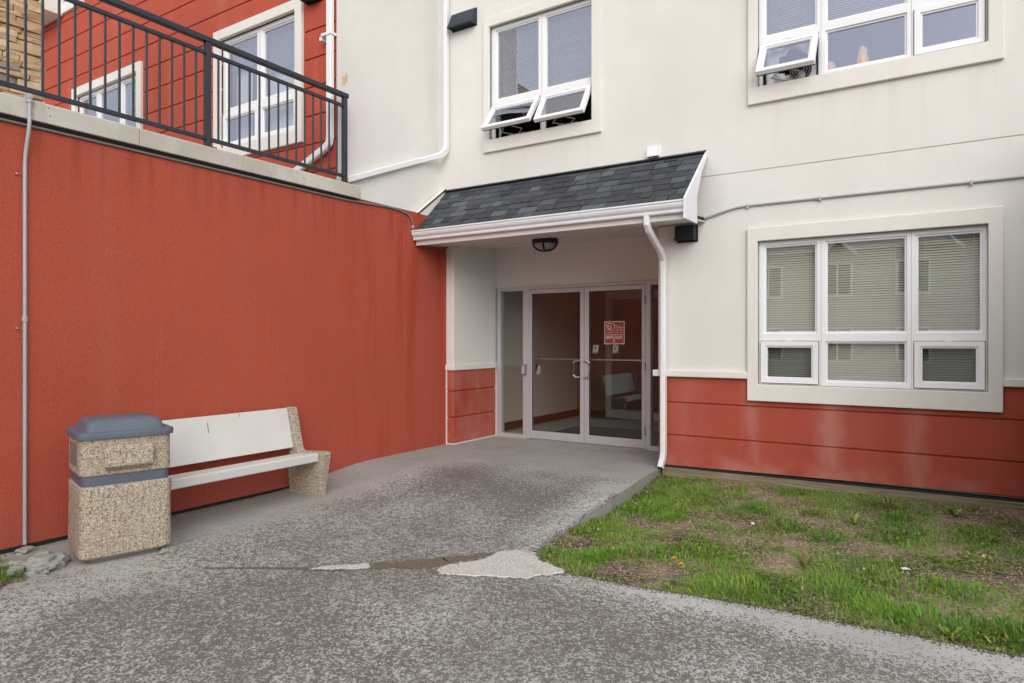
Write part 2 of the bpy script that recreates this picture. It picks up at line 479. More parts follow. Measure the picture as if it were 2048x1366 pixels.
# ------------------------------------------------------------------ mesh building
class MB:
    def __init__(s):
        s.v, s.f, s.T = [], [], None
    def _add(s, vs, fs):
        b = len(s.v)
        for p in vs:
            p = Vector(p)
            s.v.append(s.T @ p if s.T else p)
        s.f += [tuple(i + b for i in f) for f in fs]
    def box(s, x0, x1, y0, y1, z0, z1):
        vs = [(x, y, z) for z in (z0, z1) for y in (y0, y1) for x in (x0, x1)]
        s._add(vs, [(0, 2, 3, 1), (4, 5, 7, 6), (0, 1, 5, 4), (2, 6, 7, 3), (0, 4, 6, 2), (1, 3, 7, 5)])
        return s
    def quad(s, a, b, c, d):
        s._add([a, b, c, d], [(0, 1, 2, 3)])
        return s
    def poly(s, pts):
        s._add(pts, [tuple(range(len(pts)))])
        return s
    def extrude(s, pts, d):
        """closed outline pts extruded by the vector d"""
        n = len(pts)
        d = Vector(d)
        vs = [Vector(p) for p in pts] + [Vector(p) + d for p in pts]
        fs = [tuple(range(n))[::-1], tuple(range(n, 2 * n))]
        fs += [(i, (i + 1) % n, (i + 1) % n + n, i + n) for i in range(n)]
        s._add(vs, fs)
        return s
    def plate(s, u0, u1, v0, v1, holes, w0, w1, ax='y'):
        """flat plate in (u,v) with rectangular holes and thickness w0..w1; ax = thickness axis"""
        us = sorted({u0, u1} | {min(max(h[i], u0), u1) for h in holes for i in (0, 1)})
        vs_ = sorted({v0, v1} | {min(max(h[i], v0), v1) for h in holes for i in (2, 3)})
        us = [u for i, u in enumerate(us) if i == 0 or u - us[i - 1] > 1e-6]
        vs_ = [u for i, u in enumerate(vs_) if i == 0 or u - vs_[i - 1] > 1e-6]
        P = (lambda u, v, w: (u, w, v)) if ax == 'y' else ((lambda u, v, w: (w, u, v)) if ax == 'x' else (lambda u, v, w: (u, v, w)))
        nu, nv = len(us) - 1, len(vs_) - 1
        def solid(i, j):
            if i < 0 or j < 0 or i >= nu or j >= nv:
                return False
            cu, cv = (us[i] + us[i + 1]) / 2, (vs_[j] + vs_[j + 1]) / 2
            return not any(h[0] < cu < h[1] and h[2] < cv < h[3] for h in holes)
        for i in range(nu):
            for j in range(nv):
                if not solid(i, j):
                    continue
                a, b, c, d = us[i], us[i + 1], vs_[j], vs_[j + 1]
                s.quad(P(a, c, w0), P(b, c, w0), P(b, d, w0), P(a, d, w0))
                s.quad(P(a, c, w1), P(a, d, w1), P(b, d, w1), P(b, c, w1))
                if not solid(i - 1, j): s.quad(P(a, c, w0), P(a, d, w0), P(a, d, w1), P(a, c, w1))
                if not solid(i + 1, j): s.quad(P(b, c, w0), P(b, c, w1), P(b, d, w1), P(b, d, w0))
                if not solid(i, j - 1): s.quad(P(a, c, w0), P(a, c, w1), P(b, c, w1), P(b, c, w0))
                if not solid(i, j + 1): s.quad(P(a, d, w0), P(b, d, w0), P(b, d, w1), P(a, d, w1))
        return s
    def tube(s, path, r, n=10, sec=None, up=(0, 0, 1), caps=True):
        """sweep a circle (r) or a section [(a,b)..] along a path, mitred"""
        path = [Vector(p) for p in path]
        if sec is None:
            sec = [(r * math.cos(2 * math.pi * k / n), r * math.sin(2 * math.pi * k / n)) for k in range(n)]
        m = len(sec)
        rings = []
        for i, p in enumerate(path):
            d0 = (p - path[i - 1]).normalized() if i > 0 else None
            d1 = (path[i + 1] - p).normalized() if i < len(path) - 1 else None
            t = (d0 or d1) if (d0 is None or d1 is None) else (d0 + d1).normalized()
            u = Vector(up)
            if abs(t.dot(u)) > 0.95:
                u = Vector((1, 0, 0)) if abs(t.x) < 0.9 else Vector((0, 1, 0))
            a = u.cross(t).normalized()
            b = t.cross(a).normalized()
            k = 1.0
            if d0 is not None and d1 is not None:
                k = 1 / max(0.5, math.sqrt(max(0.0, (1 + d0.dot(d1)) / 2)))
                bend = (d1 - d0)
                if bend.length > 1e-5:
                    bend.normalize()
            ring = []
            for (x, y) in sec:
                o_ = a * x + b * y
                if d0 is not None and d1 is not None and (d1 - d0).length > 1e-5:
                    o_ = o_ + bend * o_.dot(bend) * (k - 1)
                ring.append(p + o_)
            rings.append(ring)
        vs = [q for r_ in rings for q in r_]
        fs = []
        for i in range(len(rings) - 1):
            for j in range(m):
                fs.append((i * m + j, i * m + (j + 1) % m, (i + 1) * m + (j + 1) % m, (i + 1) * m + j))
        if caps:
            fs.append(tuple(range(m))[::-1])
            fs.append(tuple(range((len(rings) - 1) * m, len(rings) * m)))
        s._add(vs, fs)
        return s
    def lathe(s, prof, c=(0, 0, 0), n=28):
        """prof = [(radius, z)...] about the z axis through c"""
        vs, fs = [], []
        for (r, z) in prof:
            for k in range(n):
                a = 2 * math.pi * k / n
                vs.append((c[0] + r * math.cos(a), c[1] + r * math.sin(a), c[2] + z))
        for i in range(len(prof) - 1):
            for k in range(n):
                fs.append((i * n + k, i * n + (k + 1) % n, (i + 1) * n + (k + 1) % n, (i + 1) * n + k))
        fs.append(tuple(range(n))[::-1])
        fs.append(tuple(range((len(prof) - 1) * n, len(prof) * n)))
        s._add(vs, fs)
        return s

WORLD = {}
def mesh_from(mb, off, mat, bevel=0, seg=2, smooth=False, merge=True):
    me = bpy.data.meshes.new('m')
    bm = bmesh.new()
    vs = [bm.verts.new(p - off) for p in mb.v]
    for f in mb.f:
        try:
            bm.faces.new([vs[i] for i in f])
        except ValueError:
            pass
    if merge:
        bmesh.ops.remove_doubles(bm, verts=bm.verts[:], dist=1e-5)
    if len(bm.faces) > 1:
        bmesh.ops.recalc_face_normals(bm, faces=bm.faces[:])
    if bevel:
        ed = [e for e in bm.edges if len(e.link_faces) == 2 and e.calc_face_angle(0) > R(32)]
        bmesh.ops.bevel(bm, geom=ed, offset=bevel, segments=seg, profile=0.5, affect='EDGES', clamp_overlap=True)
    bm.to_mesh(me)
    bm.free()
    if smooth:
        for p in me.polygons:
            p.use_smooth = True
        try:
            me.set_sharp_from_angle(angle=R(40))
        except Exception:
            pass
    if mat is not None:
        me.materials.append(M[mat] if isinstance(mat, str) else mat)
    return me

def tag(o, label=None, cat=None, group=None, kind=None):
    for k, v in (('label', label), ('category', cat), ('group', group), ('kind', kind)):
        if v:
            o[k] = v
    return o

def root(name, label, cat, loc=(0, 0, 0), group=None):
    o = bpy.data.objects.new(name, None)
    o.empty_display_size = 0.1
    o.location = loc
    COL.objects.link(o)
    WORLD[o] = Vector(loc)
    return tag(o, label, cat, group)

def part(name, mb, mat, parent=None, bevel=0, seg=2, smooth=False, loc=None, **kw):
    """mesh object built in world coordinates; its origin is its parent's (or loc)"""
    off = WORLD[parent] if parent is not None else Vector(loc or (0, 0, 0))
    me = mesh_from(mb, off, mat, bevel, seg, smooth)
    me.name = name
    o = bpy.data.objects.new(name, me)
    COL.objects.link(o)
    if parent is not None:
        o.parent = parent
    else:
        o.location = off
    WORLD[o] = off
    return tag(o, **kw)

def split(name, mb, mat, parent, **kw):
    """one object for each connected piece of mb"""
    key = lambda p: (round(p.x, 4), round(p.y, 4), round(p.z, 4))
    up = {}
    def find(a):
        while up.setdefault(a, a) != a:
            a = up[a]
        return a
    for f in mb.f:
        r0 = find(key(mb.v[f[0]]))
        for i in f[1:]:
            up[find(key(mb.v[i]))] = r0
    groups = {}
    for f in mb.f:
        groups.setdefault(find(key(mb.v[f[0]])), []).append(f)
    for fs_ in groups.values():
        sub = MB()
        sub.v, sub.f = mb.v, fs_
        used = sorted({i for f in fs_ for i in f})
        re_ = {i: k for k, i in enumerate(used)}
        sub.v = [mb.v[i] for i in used]
        sub.f = [tuple(re_[i] for i in f) for f in fs_]
        part(name, sub, mat, parent, **kw)

def gz(y):
    t = min(1, max(0, (y - 4.2) / 1.5))
    return -0.125 + 0.125 * t * t * (3 - 2 * t)

# ================================================================== ground
mb = MB().quad((-400, -400, -0.36), (400, -400, -0.36), (400, 400, -0.36), (-400, 400, -0.36))
part('ground', mb, 'far_ground', kind='structure')

def lerp_tab(tab, x):
    if x <= tab[0][0]: return tab[0][1]
    for (a, va), (b, vb) in zip(tab, tab[1:]):
        if x <= b:
            return va + (vb - va) * (x - a) / (b - a)
    return tab[-1][1]
def xr(y):      # right-hand edge of the entrance path
    return lerp_tab([(3.0, -2.30), (3.95, -2.36), (4.12, -2.46), (4.5, -2.50), (5.4, -2.47), (6.2, -2.55), (7.0, -2.62), (7.2, -2.64), (8.2, -2.64)], y) + 0.012 * noise.noise((y * 4, 1.3, 0))
def yf_(x):     # far edge of the front walk beside the lawn
    return lerp_tab([(-2.47, 4.10), (-2.30, 3.95), (-2.05, 3.84), (-1.5, 3.885), (-0.95, 3.955), (0.3, 4.01), (12, 4.05)], x) + 0.010 * noise.noise((x * 3.5, 7.7, 0))

side = MB()
def pavement():
    mb = MB()
    # entrance path, rows in Y
    ys = [3.0 + (8.15 - 3.0) * i / 90 for i in range(91)]
    nx = 10
    rows = []
    for y in ys:
        x1 = xr(y) if y > 4.1 else -2.47
        rows.append([(-5.75 + (x1 + 5.75) * k / nx, y, gz(y)) for k in range(nx + 1)])
    for a, b in zip(rows, rows[1:]):
        for k in range(nx):
            mb.quad(a[k], a[k + 1], b[k + 1], b[k])
    for a, b in zip(rows, rows[1:]):
        p, q = a[-1], b[-1]
        if q[1] > 4.1:
            side.quad(p, (p[0] - 0.01, p[1], -0.34), (q[0] - 0.01, q[1], -0.34), q)
    # front walk
    mb.quad((-14, -2.2, -0.14), (14, -2.2, -0.14), (14, 3.0, gz(3)), (-14, 3.0, gz(3)))
    mb.quad((-14, -2.2, -0.34), (14, -2.2, -0.34), (14, -2.2, -0.14), (-14, -2.2, -0.14))
    xs = [-2.47 + 0.05 * i for i in range(64)] + [1.0, 2, 4, 8, 14]
    for a, b in zip(xs, xs[1:]):
        pa, pb = yf_(a), yf_(b)
        mb.quad((a, 3.0, gz(3)), (b, 3.0, gz(3)), (b, pb, gz(pb)), (a, pa, gz(pa)))
        mb.quad((a, pa, gz(pa)), (b, pb, gz(pb)), (b, pb - 0.01, -0.34), (a, pa - 0.01, -0.34))
    return mb
walk = part('pavement', pavement(), 'pavement', kind='structure')
part('slab_edge', side, 'slab_edge', walk)

# repaired and broken strip where the path meets the front walk
def rough_slab(name, pts, mat, z0, h, parent, jit=0.012, sub=5, **kw):
    out = []
    n = len(pts)
    for i in range(n):
        a, b = Vector(pts[i]), Vector(pts[(i + 1) % n])
        for k in range(sub):
            p = a.lerp(b, k / sub)
            j = noise.noise_vector((p.x * 9, p.y * 9, 3.1)) * jit + noise.noise_vector((p.x * 31, p.y * 31, 1.1)) * jit * 0.5
            out.append((p.x + j.x, p.y + j.y))
    mb = MB()
    c = (sum(p[0] for p in out) / len(out), sum(p[1] for p in out) / len(out))
    top = [(x + (c[0] - x) * 0.03, y + (c[1] - y) * 0.03, gz(y) + z0 + h) for x, y in out]
    bot = [(x, y, gz(y) + z0) for x, y in out]
    m = len(out)
    mb._add(top + bot, [tuple(range(m))] + [(i, i + m, (i + 1) % m + m, (i + 1) % m) for i in range(m)])
    return part(name, mb, mat, parent, **kw)
CRK = [(-4.15, 2.612), (-3.9, 2.785), (-3.62, 2.925), (-3.47, 2.995), (-3.3, 3.09), (-3.19, 3.20), (-3.05, 3.29), (-2.86, 3.40), (-2.78, 3.48), (-2.80, 3.58), (-2.74, 3.70), (-2.68, 3.86), (-2.67, 3.95), (-2.76, 3.88), (-2.80, 3.80), (-2.93, 3.74), (-2.97, 3.62), (-3.06, 3.47), (-3.2, 3.34), (-3.36, 3.20), (-3.5, 3.04), (-3.66, 2.945), (-3.9, 2.81)]
# dirt-filled gap: a strip along its centre line, (x, y, half width)
CL = [(-4.15, 2.61, 0.004), (-3.95, 2.745, 0.010), (-3.7, 2.90, 0.016), (-3.52, 3.01, 0.03), (-3.36, 3.12, 0.05), (-3.22, 3.26, 0.06), (-3.08, 3.38, 0.075), (-2.95, 3.50, 0.10), (-2.86, 3.60, 0.10), (-2.80, 3.72, 0.065), (-2.74, 3.84, 0.05), (-2.68, 3.95, 0.012)]
mb = MB()
pts_l, pts_r = [], []
for (xa, ya, wa), (xb, yb, wb) in zip(CL, CL[1:]):
    d_ = Vector((xb - xa, yb - ya)).normalized()
    for k in range(8):
        t = k / 8
        x, y, w_ = xa + (xb - xa) * t, ya + (yb - ya) * t, wa + (wb - wa) * t
        wl_ = w_ * (1 + 0.55 * noise.noise((x * 14, y * 14, 1)) + 0.3 * noise.noise((x * 45, y * 45, 2)))
        wr_ = w_ * (1 + 0.55 * noise.noise((x * 14, y * 14, 6)) + 0.3 * noise.noise((x * 45, y * 45, 7)))
        pts_l.append((x - d_.y * wl_, y + d_.x * wl_))
        pts_r.append((x + d_.y * wr_, y - d_.x * wr_))
for i in range(len(pts_l) - 1):
    mb.quad(*[(p[0], p[1], gz(p[1]) + 0.003) for p in (pts_r[i], pts_r[i + 1], pts_l[i + 1], pts_l[i])])
part('crack_fill', mb, 'crack_dirt', walk)
PATCH1 = [(-2.79, 3.40), (-2.60, 3.42), (-2.30, 3.58), (-2.08, 3.80), (-2.20, 3.90), (-2.36, 3.97), (-2.47, 4.12), (-2.66, 3.98), (-2.72, 3.72), (-2.82, 3.55)]
rough_slab('concrete_patch', PATCH1, 'patch', 0.003, 0.007, walk, 0.05, 14)
PATCH2 = [(-3.53, 2.98), (-3.40, 3.05), (-3.20, 3.19), (-3.27, 3.27), (-3.36, 3.18)]
rough_slab('concrete_patch', PATCH2, 'patch', 0.004, 0.008, walk, 0.03, 10)

part('parking_lot', MB().quad((-60, -40, -0.30), (60, -40, -0.30), (60, -2.2, -0.30), (-60, -2.2, -0.30)), 'pale_lot', kind='structure')

def lz(x, y):
    b = -0.115 + 0.020 * noise.noise((x * 1.3, y * 1.3, 0.5)) + 0.012 * noise.noise((x * 4, y * 4, 2))
    e = min(1, max(0, (y - 4.0) / 0.35))
    s_ = min(1, max(0, (x + 2.5) / 0.5))
    b = -0.145 + (b + 0.145) * e
    up_ = max(0.0, min(0.08, 0.022 * (x + 2.5))) * min(1, max(0, (y - 4.1) / 2.6))
    up_ += 0.03 * min(1, max(0, (y - 6.2) / 0.7))
    return b - 0.012 * (1 - s_) + up_
def lawn():
    mb = MB()
    xs = [-2.72 + 0.06 * i for i in range(70)] + [2, 3, 5, 9, 14]
    ys = [3.70 + 0.06 * i for i in range(57)]
    idx = {}
    vs = []
    for i, x in enumerate(xs):
        for j, y in enumerate(ys):
            idx[i, j] = len(vs)
            vs.append((x, y, lz(x, y)))
    mb._add(vs, [(idx[i, j], idx[i + 1, j], idx[i + 1, j + 1], idx[i, j + 1]) for i in range(len(xs) - 1) for j in range(len(ys) - 1)])
    return mb
part('lawn', lawn(), 'soil', smooth=True, kind='structure')
LL = [(-4.86, 1.87), (-4.90, 1.80), (-4.76, 1.62), (-4.55, 1.35), (-4.5, 0.2), (-5.55, 0.2), (-5.55, 1.86), (-5.2, 1.93)]
mb = MB()
mb.poly([(x, y, -0.105) for x, y in LL])
n_ = len(LL)
for i in range(n_):
    (xa, ya), (xb, yb) = LL[i], LL[(i + 1) % n_]
    mb.quad((xa, ya, -0.105), (xb, yb, -0.105), (xb, yb, -0.14), (xa, ya, -0.14))
part('lawn', mb, 'soil', kind='structure')

# ================================================================== buildings
YF = 7.05       # facade plane
YD = 8.065      # door plane
XW = -5.614     # terrace wall face
XS = -5.75      # side of the red wing
YR = 5.25       # front of the red wing

bld = root('apartment_building', 'cream stucco apartment building with red lower bands and a red wing behind the terrace', 'building', (-2, 8, 0))

# facade
LWIN = (-1.60, 0.30, 0.942, 2.385)
UWIN = (-1.60, 0.30, 0.942 + 3.0, 2.385 + 3.0)
MWIN = (-4.90, -3.45, 3.942, 5.385)
RECESS = (-5.614, -2.653, -1.0, 2.70)
GRV = 3.11
wall_lo = MB().plate(-5.614, 9.0, 1.03, GRV - 0.007, [LWIN, RECESS], YF, YF + 0.25)
part('wall', wall_lo, 'cream', bld)
wall_up = MB().plate(XS, 9.0, GRV + 0.007, 10.0, [UWIN, MWIN], YF, YF + 0.25)
part('wall', wall_up, 'cream', bld)
part('wall_joint', MB().box(-5.7, 9.0, YF + 0.010, YF + 0.20, GRV - 0.02, GRV + 0.02), 'trim', bld)
# red bands of the base
def zb(x): return 0.030 + (min(x, 1.5) + 2.54) * 0.0138
for (za, zc) in ((0.722, 1.03), (0.368, 0.708), (0.0, 0.354)):
    mb = MB().plate(-2.653, 9.0, za, zc, [LWIN], YF + 0.003, YF + 0.25)
    if za == 0:
        for p in mb.v:
            if p.z < 0.01: p.z = zb(p.x)
    split('wall_band', mb, 'red_base', bld, bevel=0.005)
part('wall_backing', MB().plate(-2.640, 9.0, 0.06, 1.0, [LWIN], YF + 0.022, YF + 0.24), 'red_base', bld)
# cream water-table moulding, interrupted by the window surround
part('moulding', MB().box(-2.705, -1.699, YF - 0.045, YF + 0.12, 0.995, 1.064), 'trim', bld, bevel=0.008)
part('moulding', MB().box(0.402, 9.0, YF - 0.045, YF + 0.12, 0.995, 1.064), 'trim', bld, bevel=0.008)
mb = MB().extrude([(-2.653, YF - 0.006, zb(-2.653) - 0.018), (9, YF - 0.006, zb(9) - 0.018), (9, YF - 0.006, zb(9)), (-2.653, YF - 0.006, zb(-2.653))], (0, 0.1, 0))
part('base_flashing', mb, 'flashing_dark', bld, bevel=0.004)

# recess: left cheek, header
XP = -5.495
part('wall', MB().plate(YF, YD + 0.06, 1.03, 2.80, [], XW - 0.2, XP, 'x'), 'cream', bld, bevel=0.012)
for (za, zc) in ((0.71, 1.03), (0.362, 0.698), (0.012, 0.35)):
    part('wall_band', MB().plate(YF + 0.002, YD - 0.015, za, zc, [], XW - 0.2, XP - 0.004, 'x'), 'red_base', bld, bevel=0.012)
part('wall_backing', MB().plate(YF + 0.02, YD - 0.02, 0.0, 1.0, [], XW - 0.2, XP - 0.025, 'x'), 'red_base', bld)
part('moulding', MB().plate(YF - 0.02, YD + 0.01, 0.985, 1.062, [], XW - 0.15, XP + 0.022, 'x'), 'trim', bld, bevel=0.008)
part('base_flashing', MB().plate(YF - 0.004, YD - 0.01, -0.002, 0.012, [], XW - 0.1, XP + 0.003, 'x'), 'trim', bld)
part('corner_bead', MB().box(XW - 0.05, XW + 0.012, YF - 0.012, YF + 0.05, 0.0, 0.985), 'trim', bld)
part('wall_strip', MB().box(XP - 0.03, XP + 0.025, YD - 0.012, YD + 0.05, -0.01, 0.985), 'trim', bld)
part('wall', MB().box(XP - 0.05, -2.5, YD, YD + 0.2, 2.145, 2.85), 'cream', bld)
part('wall', MB().box(-2.653, -2.40, YF + 0.02, YD + 0.15, 1.03, 2.85), 'cream', bld)
part('wall_band', MB().box(-2.651, -2.40, YF + 0.02, YD + 0.15, -0.05, 1.03), 'red_base', bld)
part('moulding', MB().box(-2.706, -2.5, YF + 0.122, YD - 0.02, 0.995, 1.064), 'trim', bld)

# red wing: side (cream) and front (grooved red bands)
part('wall', MB().plate(YR + 0.062, YF + 0.2, 2.80, 10.0, [], XS - 0.25, XS, 'x'), 'cream', bld)
BWIN = (-8.02 + 0.12, -6.42 - 0.0, 3.86, 5.27)     # opening of the two-light window
SWIN = (-11.85 + 0.12, -9.78 - 0.12, 3.95, 5.30)   # opening of the three-light window
UPW = (-13.2, -11.62, 6.90, 8.2)
k = 0
zs = [2.95] + [3.325 + 0.330 * i for i in range(20)]
for za, zc in zip(zs, zs[1:]):
    mb = MB().plate(-15.0, XS - 0.004, za + 0.007, zc - 0.007, [BWIN, SWIN, UPW], YR, YR + 0.06)
    split('wall_band', mb, 'red_wing', bld, bevel=0.006)
part('wall_backing', MB().plate(-15.0, XS - 0.01, 2.9, 9.9, [BWIN, SWIN, UPW], YR + 0.018, YR + 0.30), 'red_wing', bld)
part('corner_strip', MB().box(XS - 0.003, XS + 0.004, YR + 0.002, YR + 0.08, 3.0, 10.0), 'cream', bld)
part('beam', MB().box(-15, -12.2, YR - 0.35, YR - 0.006, 6.72, 6.98), 'trim', bld, bevel=0.01)

# scar of missing stucco on the side wall by the railing end
mb = MB()
for c0, c1, w_, h_ in ((5.355, 4.335, 0.028, 0.05), (5.395, 4.375, 0.016, 0.06), (5.335, 4.42, 0.010, 0.014)):
    mb.poly([(XS + 0.0025, c0 + w_ * math.cos(t_) * (1 + 0.35 * noise.noise((t_ * 2, c0, 1))), c1 + h_ * math.sin(t_) * (1 + 0.35 * noise.noise((t_ * 2, c0, 4)))) for t_ in [6.283 * k_ / 14 for k_ in range(14)]])
split('stucco_scar', mb, 'tan_paper', bld)

# ------------------------------------------------------------------ windows
def blinds(parent, x0, x1, z0, z1, y, mat='blind', pitch=0.0235, tilt=54, cords=True):
    mb = MB()
    n = int((z1 - z0) / pitch)
    hw = 0.0125
    for i in range(n):
        z = z1 - 0.02 - i * pitch
        if z < z0: break
        t = R(tilt + random.uniform(-4, 4))
        dy, dz = hw * math.cos(t), hw * math.sin(t)
        mb.quad((x0, y - dy, z - dz), (x1, y - dy, z - dz), (x1, y + dy, z + dz), (x0, y + dy, z + dz))
    o = part('blind', mb, mat, parent, kind='stuff')
    cb = MB().box(x0, x1, y - 0.02, y + 0.02, z1 - 0.03, z1)
    if cords:
        for fx in (0.17, 0.83):
            x = x0 + (x1 - x0) * fx
            cb.box(x - 0.002, x + 0.002, y - 0.018, y - 0.015, z0, z1)
    part('blind_rail', cb, mat, parent)

def sash_mesh(x0, x1, z0, z1, gx0, gx1, gz0, gz1, y, T=None):
    mb = MB(); mb.T = T
    mb.plate(x0, x1, z0, z1, [(gx0 - 0.016, gx1 + 0.016, gz0 - 0.016, gz1 + 0.016)], y, y + 0.05)
    mb.plate(gx0 - 0.017, gx1 + 0.017, gz0 - 0.017, gz1 + 0.017, [(gx0, gx1, gz0, gz1)], y + 0.012, y + 0.045)
    return mb

def window(rect, trim, yw, cols, rows, lower, tag_open=(), blind=None, trim_y=0.04, room=1.6, screen=False, frame_mat='vinyl', room_mat='interior_dark'):
    """cols: glass x ranges; rows: ((z0,z1) lower glass, (z0,z1) upper glass); lower[i]: 'sash' or 'fixed'"""
    x0, x1, z0, z1 = rect
    w = bpy.data.objects.new('window', None)
    w.empty_display_size = 0.1
    w.parent = bld
    COL.objects.link(w)
    WORLD[w] = WORLD[bld].copy()
    t = MB().plate(*trim, [rect], yw - trim_y, yw + 0.02)
    part('surround', t, 'trim', w, bevel=0.006)
    part('reveal', MB().plate(x0 - 0.012, x1 + 0.012, z0 - 0.012, z1 + 0.012, [(x0, x1, z0, z1)], yw + 0.021, yw + 0.2), 'trim', w)
    (lz0, lz1), (uz0, uz1) = rows
    midz = (lz1 + uz0) / 2
    cuts = [x0] + [(a[1] + b[0]) / 2 for a, b in zip(cols, cols[1:])] + [x1]
    big, small = [], []
    for i, (a, b) in enumerate(cols):
        big.append((a - 0.018, b + 0.018, uz0 - 0.018, uz1 + 0.018)); small.append((a, b, uz0, uz1))
        if lower[i] == 'sash':
            big.append((cuts[i] + 0.018, cuts[i + 1] - 0.018, z0 + 0.014, midz - 0.034))
            small.append((cuts[i] + 0.03, cuts[i + 1] - 0.03, z0 + 0.03, midz - 0.046))
        else:
            big.append((a - 0.018, b + 0.018, lz0 - 0.018, lz1 + 0.018)); small.append((a, b, lz0, lz1))
    fr = MB().plate(x0, x1, z0, z1, big, yw + 0.028, yw + 0.09)
    fr.plate(x0 + 0.004, x1 - 0.004, z0 + 0.004, z1 - 0.004, small, yw + 0.044, yw + 0.086)
    part('frame', fr, frame_mat, w, bevel=0.003, seg=1)
    seam = MB()
    for c_ in cuts[1:-1]:
        seam.box(c_ - 0.0015, c_ + 0.0015, yw + 0.0268, yw + 0.03, z0 + 0.01, z1 - 0.01)
    split('seam', seam, 'card', w)
    yg = yw + 0.062
    for i, (a, b) in enumerate(cols):
        part('pane', MB().quad((a - .005, yg, uz0 - .005), (b + .005, yg, uz0 - .005), (b + .005, yg, uz1 + .005), (a - .005, yg, uz1 + .005)), 'pane', w)
        if lower[i] == 'sash':
            sx0, sx1, sz0, sz1 = cuts[i] + 0.022, cuts[i + 1] - 0.022, z0 + 0.018, midz - 0.038
            ga, gb, gc, gd = sx0 + 0.064, sx1 - 0.064, sz0 + 0.062, sz1 - 0.062
            T = None
            ang = dict(tag_open).get(i)
            if ang:
                piv = Vector((0, yw + 0.015, sz1 + 0.004))
                T = Matrix.Translation(piv + Vector((0, -0.008, -0.012))) @ Matrix.Rotation(-R(ang), 4, 'X') @ Matrix.Translation(-piv)
            ysf = yw + 0.006
            part('sash', sash_mesh(sx0, sx1, sz0, sz1, ga, gb, gc, gd, ysf, T), frame_mat, w, bevel=0.003, seg=1)
            pm = MB(); pm.T = T
            pm.quad((ga - .004, ysf + 0.03, gc - .004), (gb + .004, ysf + 0.03, gc - .004), (gb + .004, ysf + 0.03, gd + .004), (ga - .004, ysf + 0.03, gd + .004))
            part('pane', pm, 'pane_screen' if screen else 'pane', w)
            gk = MB(); gk.T = T
            gk.plate(sx0 + 0.004, sx1 - 0.004, sz0 + 0.004, sz1 - 0.004, [(sx0 + .02, sx1 - .02, sz0 + .02, sz1 - .02)], ysf + 0.0505, ysf + 0.062)
            part('gasket', gk, 'gasket', w)
            if not ang:
                part('gasket', MB().plate(sx0 - 0.004, sx1 + 0.004, sz0 - 0.004, sz1 + 0.004, [(sx0 + .01, sx1 - .01, sz0 + .01, sz1 - .01)], ysf + 0.02, ysf + 0.03), 'gasket', w)
            else:
                # scissor operator and side stays
                arm = MB()
                bz = sz0 + 0.012
                pb = T @ Vector((0, ysf + 0.045, sz0 + 0.02))
                xc = (sx0 + sx1) / 2
                for sgn in (-1, 1):
                    arm.tube([(xc + sgn * 0.02, yw + 0.05, bz), (xc + sgn * 0.15, (yw + 0.05 + pb.y) / 2, bz + (pb.z - bz) * 0.35), (xc + sgn * 0.02, pb.y, pb.z)], 0.005, 6)
                arm.box(xc - 0.13, xc + 0.13, yw + 0.04, yw + 0.055, bz - 0.006, bz + 0.008)
                part('opener', arm, 'galv', w)
            part('latch', MB().box((sx0 + sx1) / 2 - 0.028, (sx0 + sx1) / 2 + 0.028, yw + 0.012, yw + 0.03, sz1 + 0.002, sz1 + 0.016), frame_mat, w)
        else:
            part('pane', MB().quad((a - .005, yg, lz0 - .005), (b + .005, yg, lz0 - .005), (b + .005, yg, lz1 + .005), (a - .005, yg, lz1 + .005)), 'pane', w)
    rm = MB()
    X0, X1, Z0, Z1, Y0, Y1 = x0 - 0.5, x1 + 0.5, z0 - 0.7, z1 + 0.15, yw + 0.262, yw + room
    rm.quad((X0, Y1, Z0), (X1, Y1, Z0), (X1, Y1, Z1), (X0, Y1, Z1))
    rm.quad((X0, Y0, Z0), (X0, Y1, Z0), (X0, Y1, Z1), (X0, Y0, Z1))
    rm.quad((X1, Y0, Z0), (X1, Y1, Z0), (X1, Y1, Z1), (X1, Y0, Z1))
    rm.quad((X0, Y0, Z0), (X1, Y0, Z0), (X1, Y1, Z0), (X0, Y1, Z0))
    rm.quad((X0, Y0, Z1), (X1, Y0, Z1), (X1, Y1, Z1), (X0, Y1, Z1))
    part('room', rm, room_mat, w)
    if blind:
        blind(w)
    return w

C3 = [(-1.532, -1.076), (-0.964, -0.322), (-0.213, 0.244)]
def bl_low(w):
    for a, b in C3:
        blinds(w, a - 0.05, b + 0.05, 0.95, 2.375, YF + 0.115)
window(LWIN, (-1.699, 0.402, 0.775, 2.523), YF, C3, ((1.004, 1.356), (1.473, 2.322)), ('sash', 'fixed', 'sash'), blind=bl_low, screen=True)
def bl_up(w):
    for a, b in C3[:2]:
        blinds(w, a - 0.05, b + 0.05, 4.44, 5.37, YF + 0.135, 'blind_pale')
    a, b = C3[2]
    blinds(w, a - 0.05, b + 0.05, 4.95, 5.37, YF + 0.135, 'blind_pale')
window(UWIN, (-1.693, 0.411, 3.773, 5.523), YF, C3, ((4.0, 4.356), (4.473, 5.322)), ('sash', 'fixed', 'sash'), tag_open=((0, 33),), blind=bl_up)
C2 = [(-4.815, -4.214), (-4.093, -3.492)]
def bl_mid(w):
    for a, b in C2:
        blinds(w, a - 0.05, b + 0.05, 4.44, 5.37, YF + 0.135, 'blind_pale')
window(MWIN, (-4.985, -3.335, 3.785, 5.50), YF, C2, ((4.0, 4.356), (4.473, 5.322)), ('sash', 'sash'), tag_open=((0, 36), (1, 31)), blind=bl_mid)
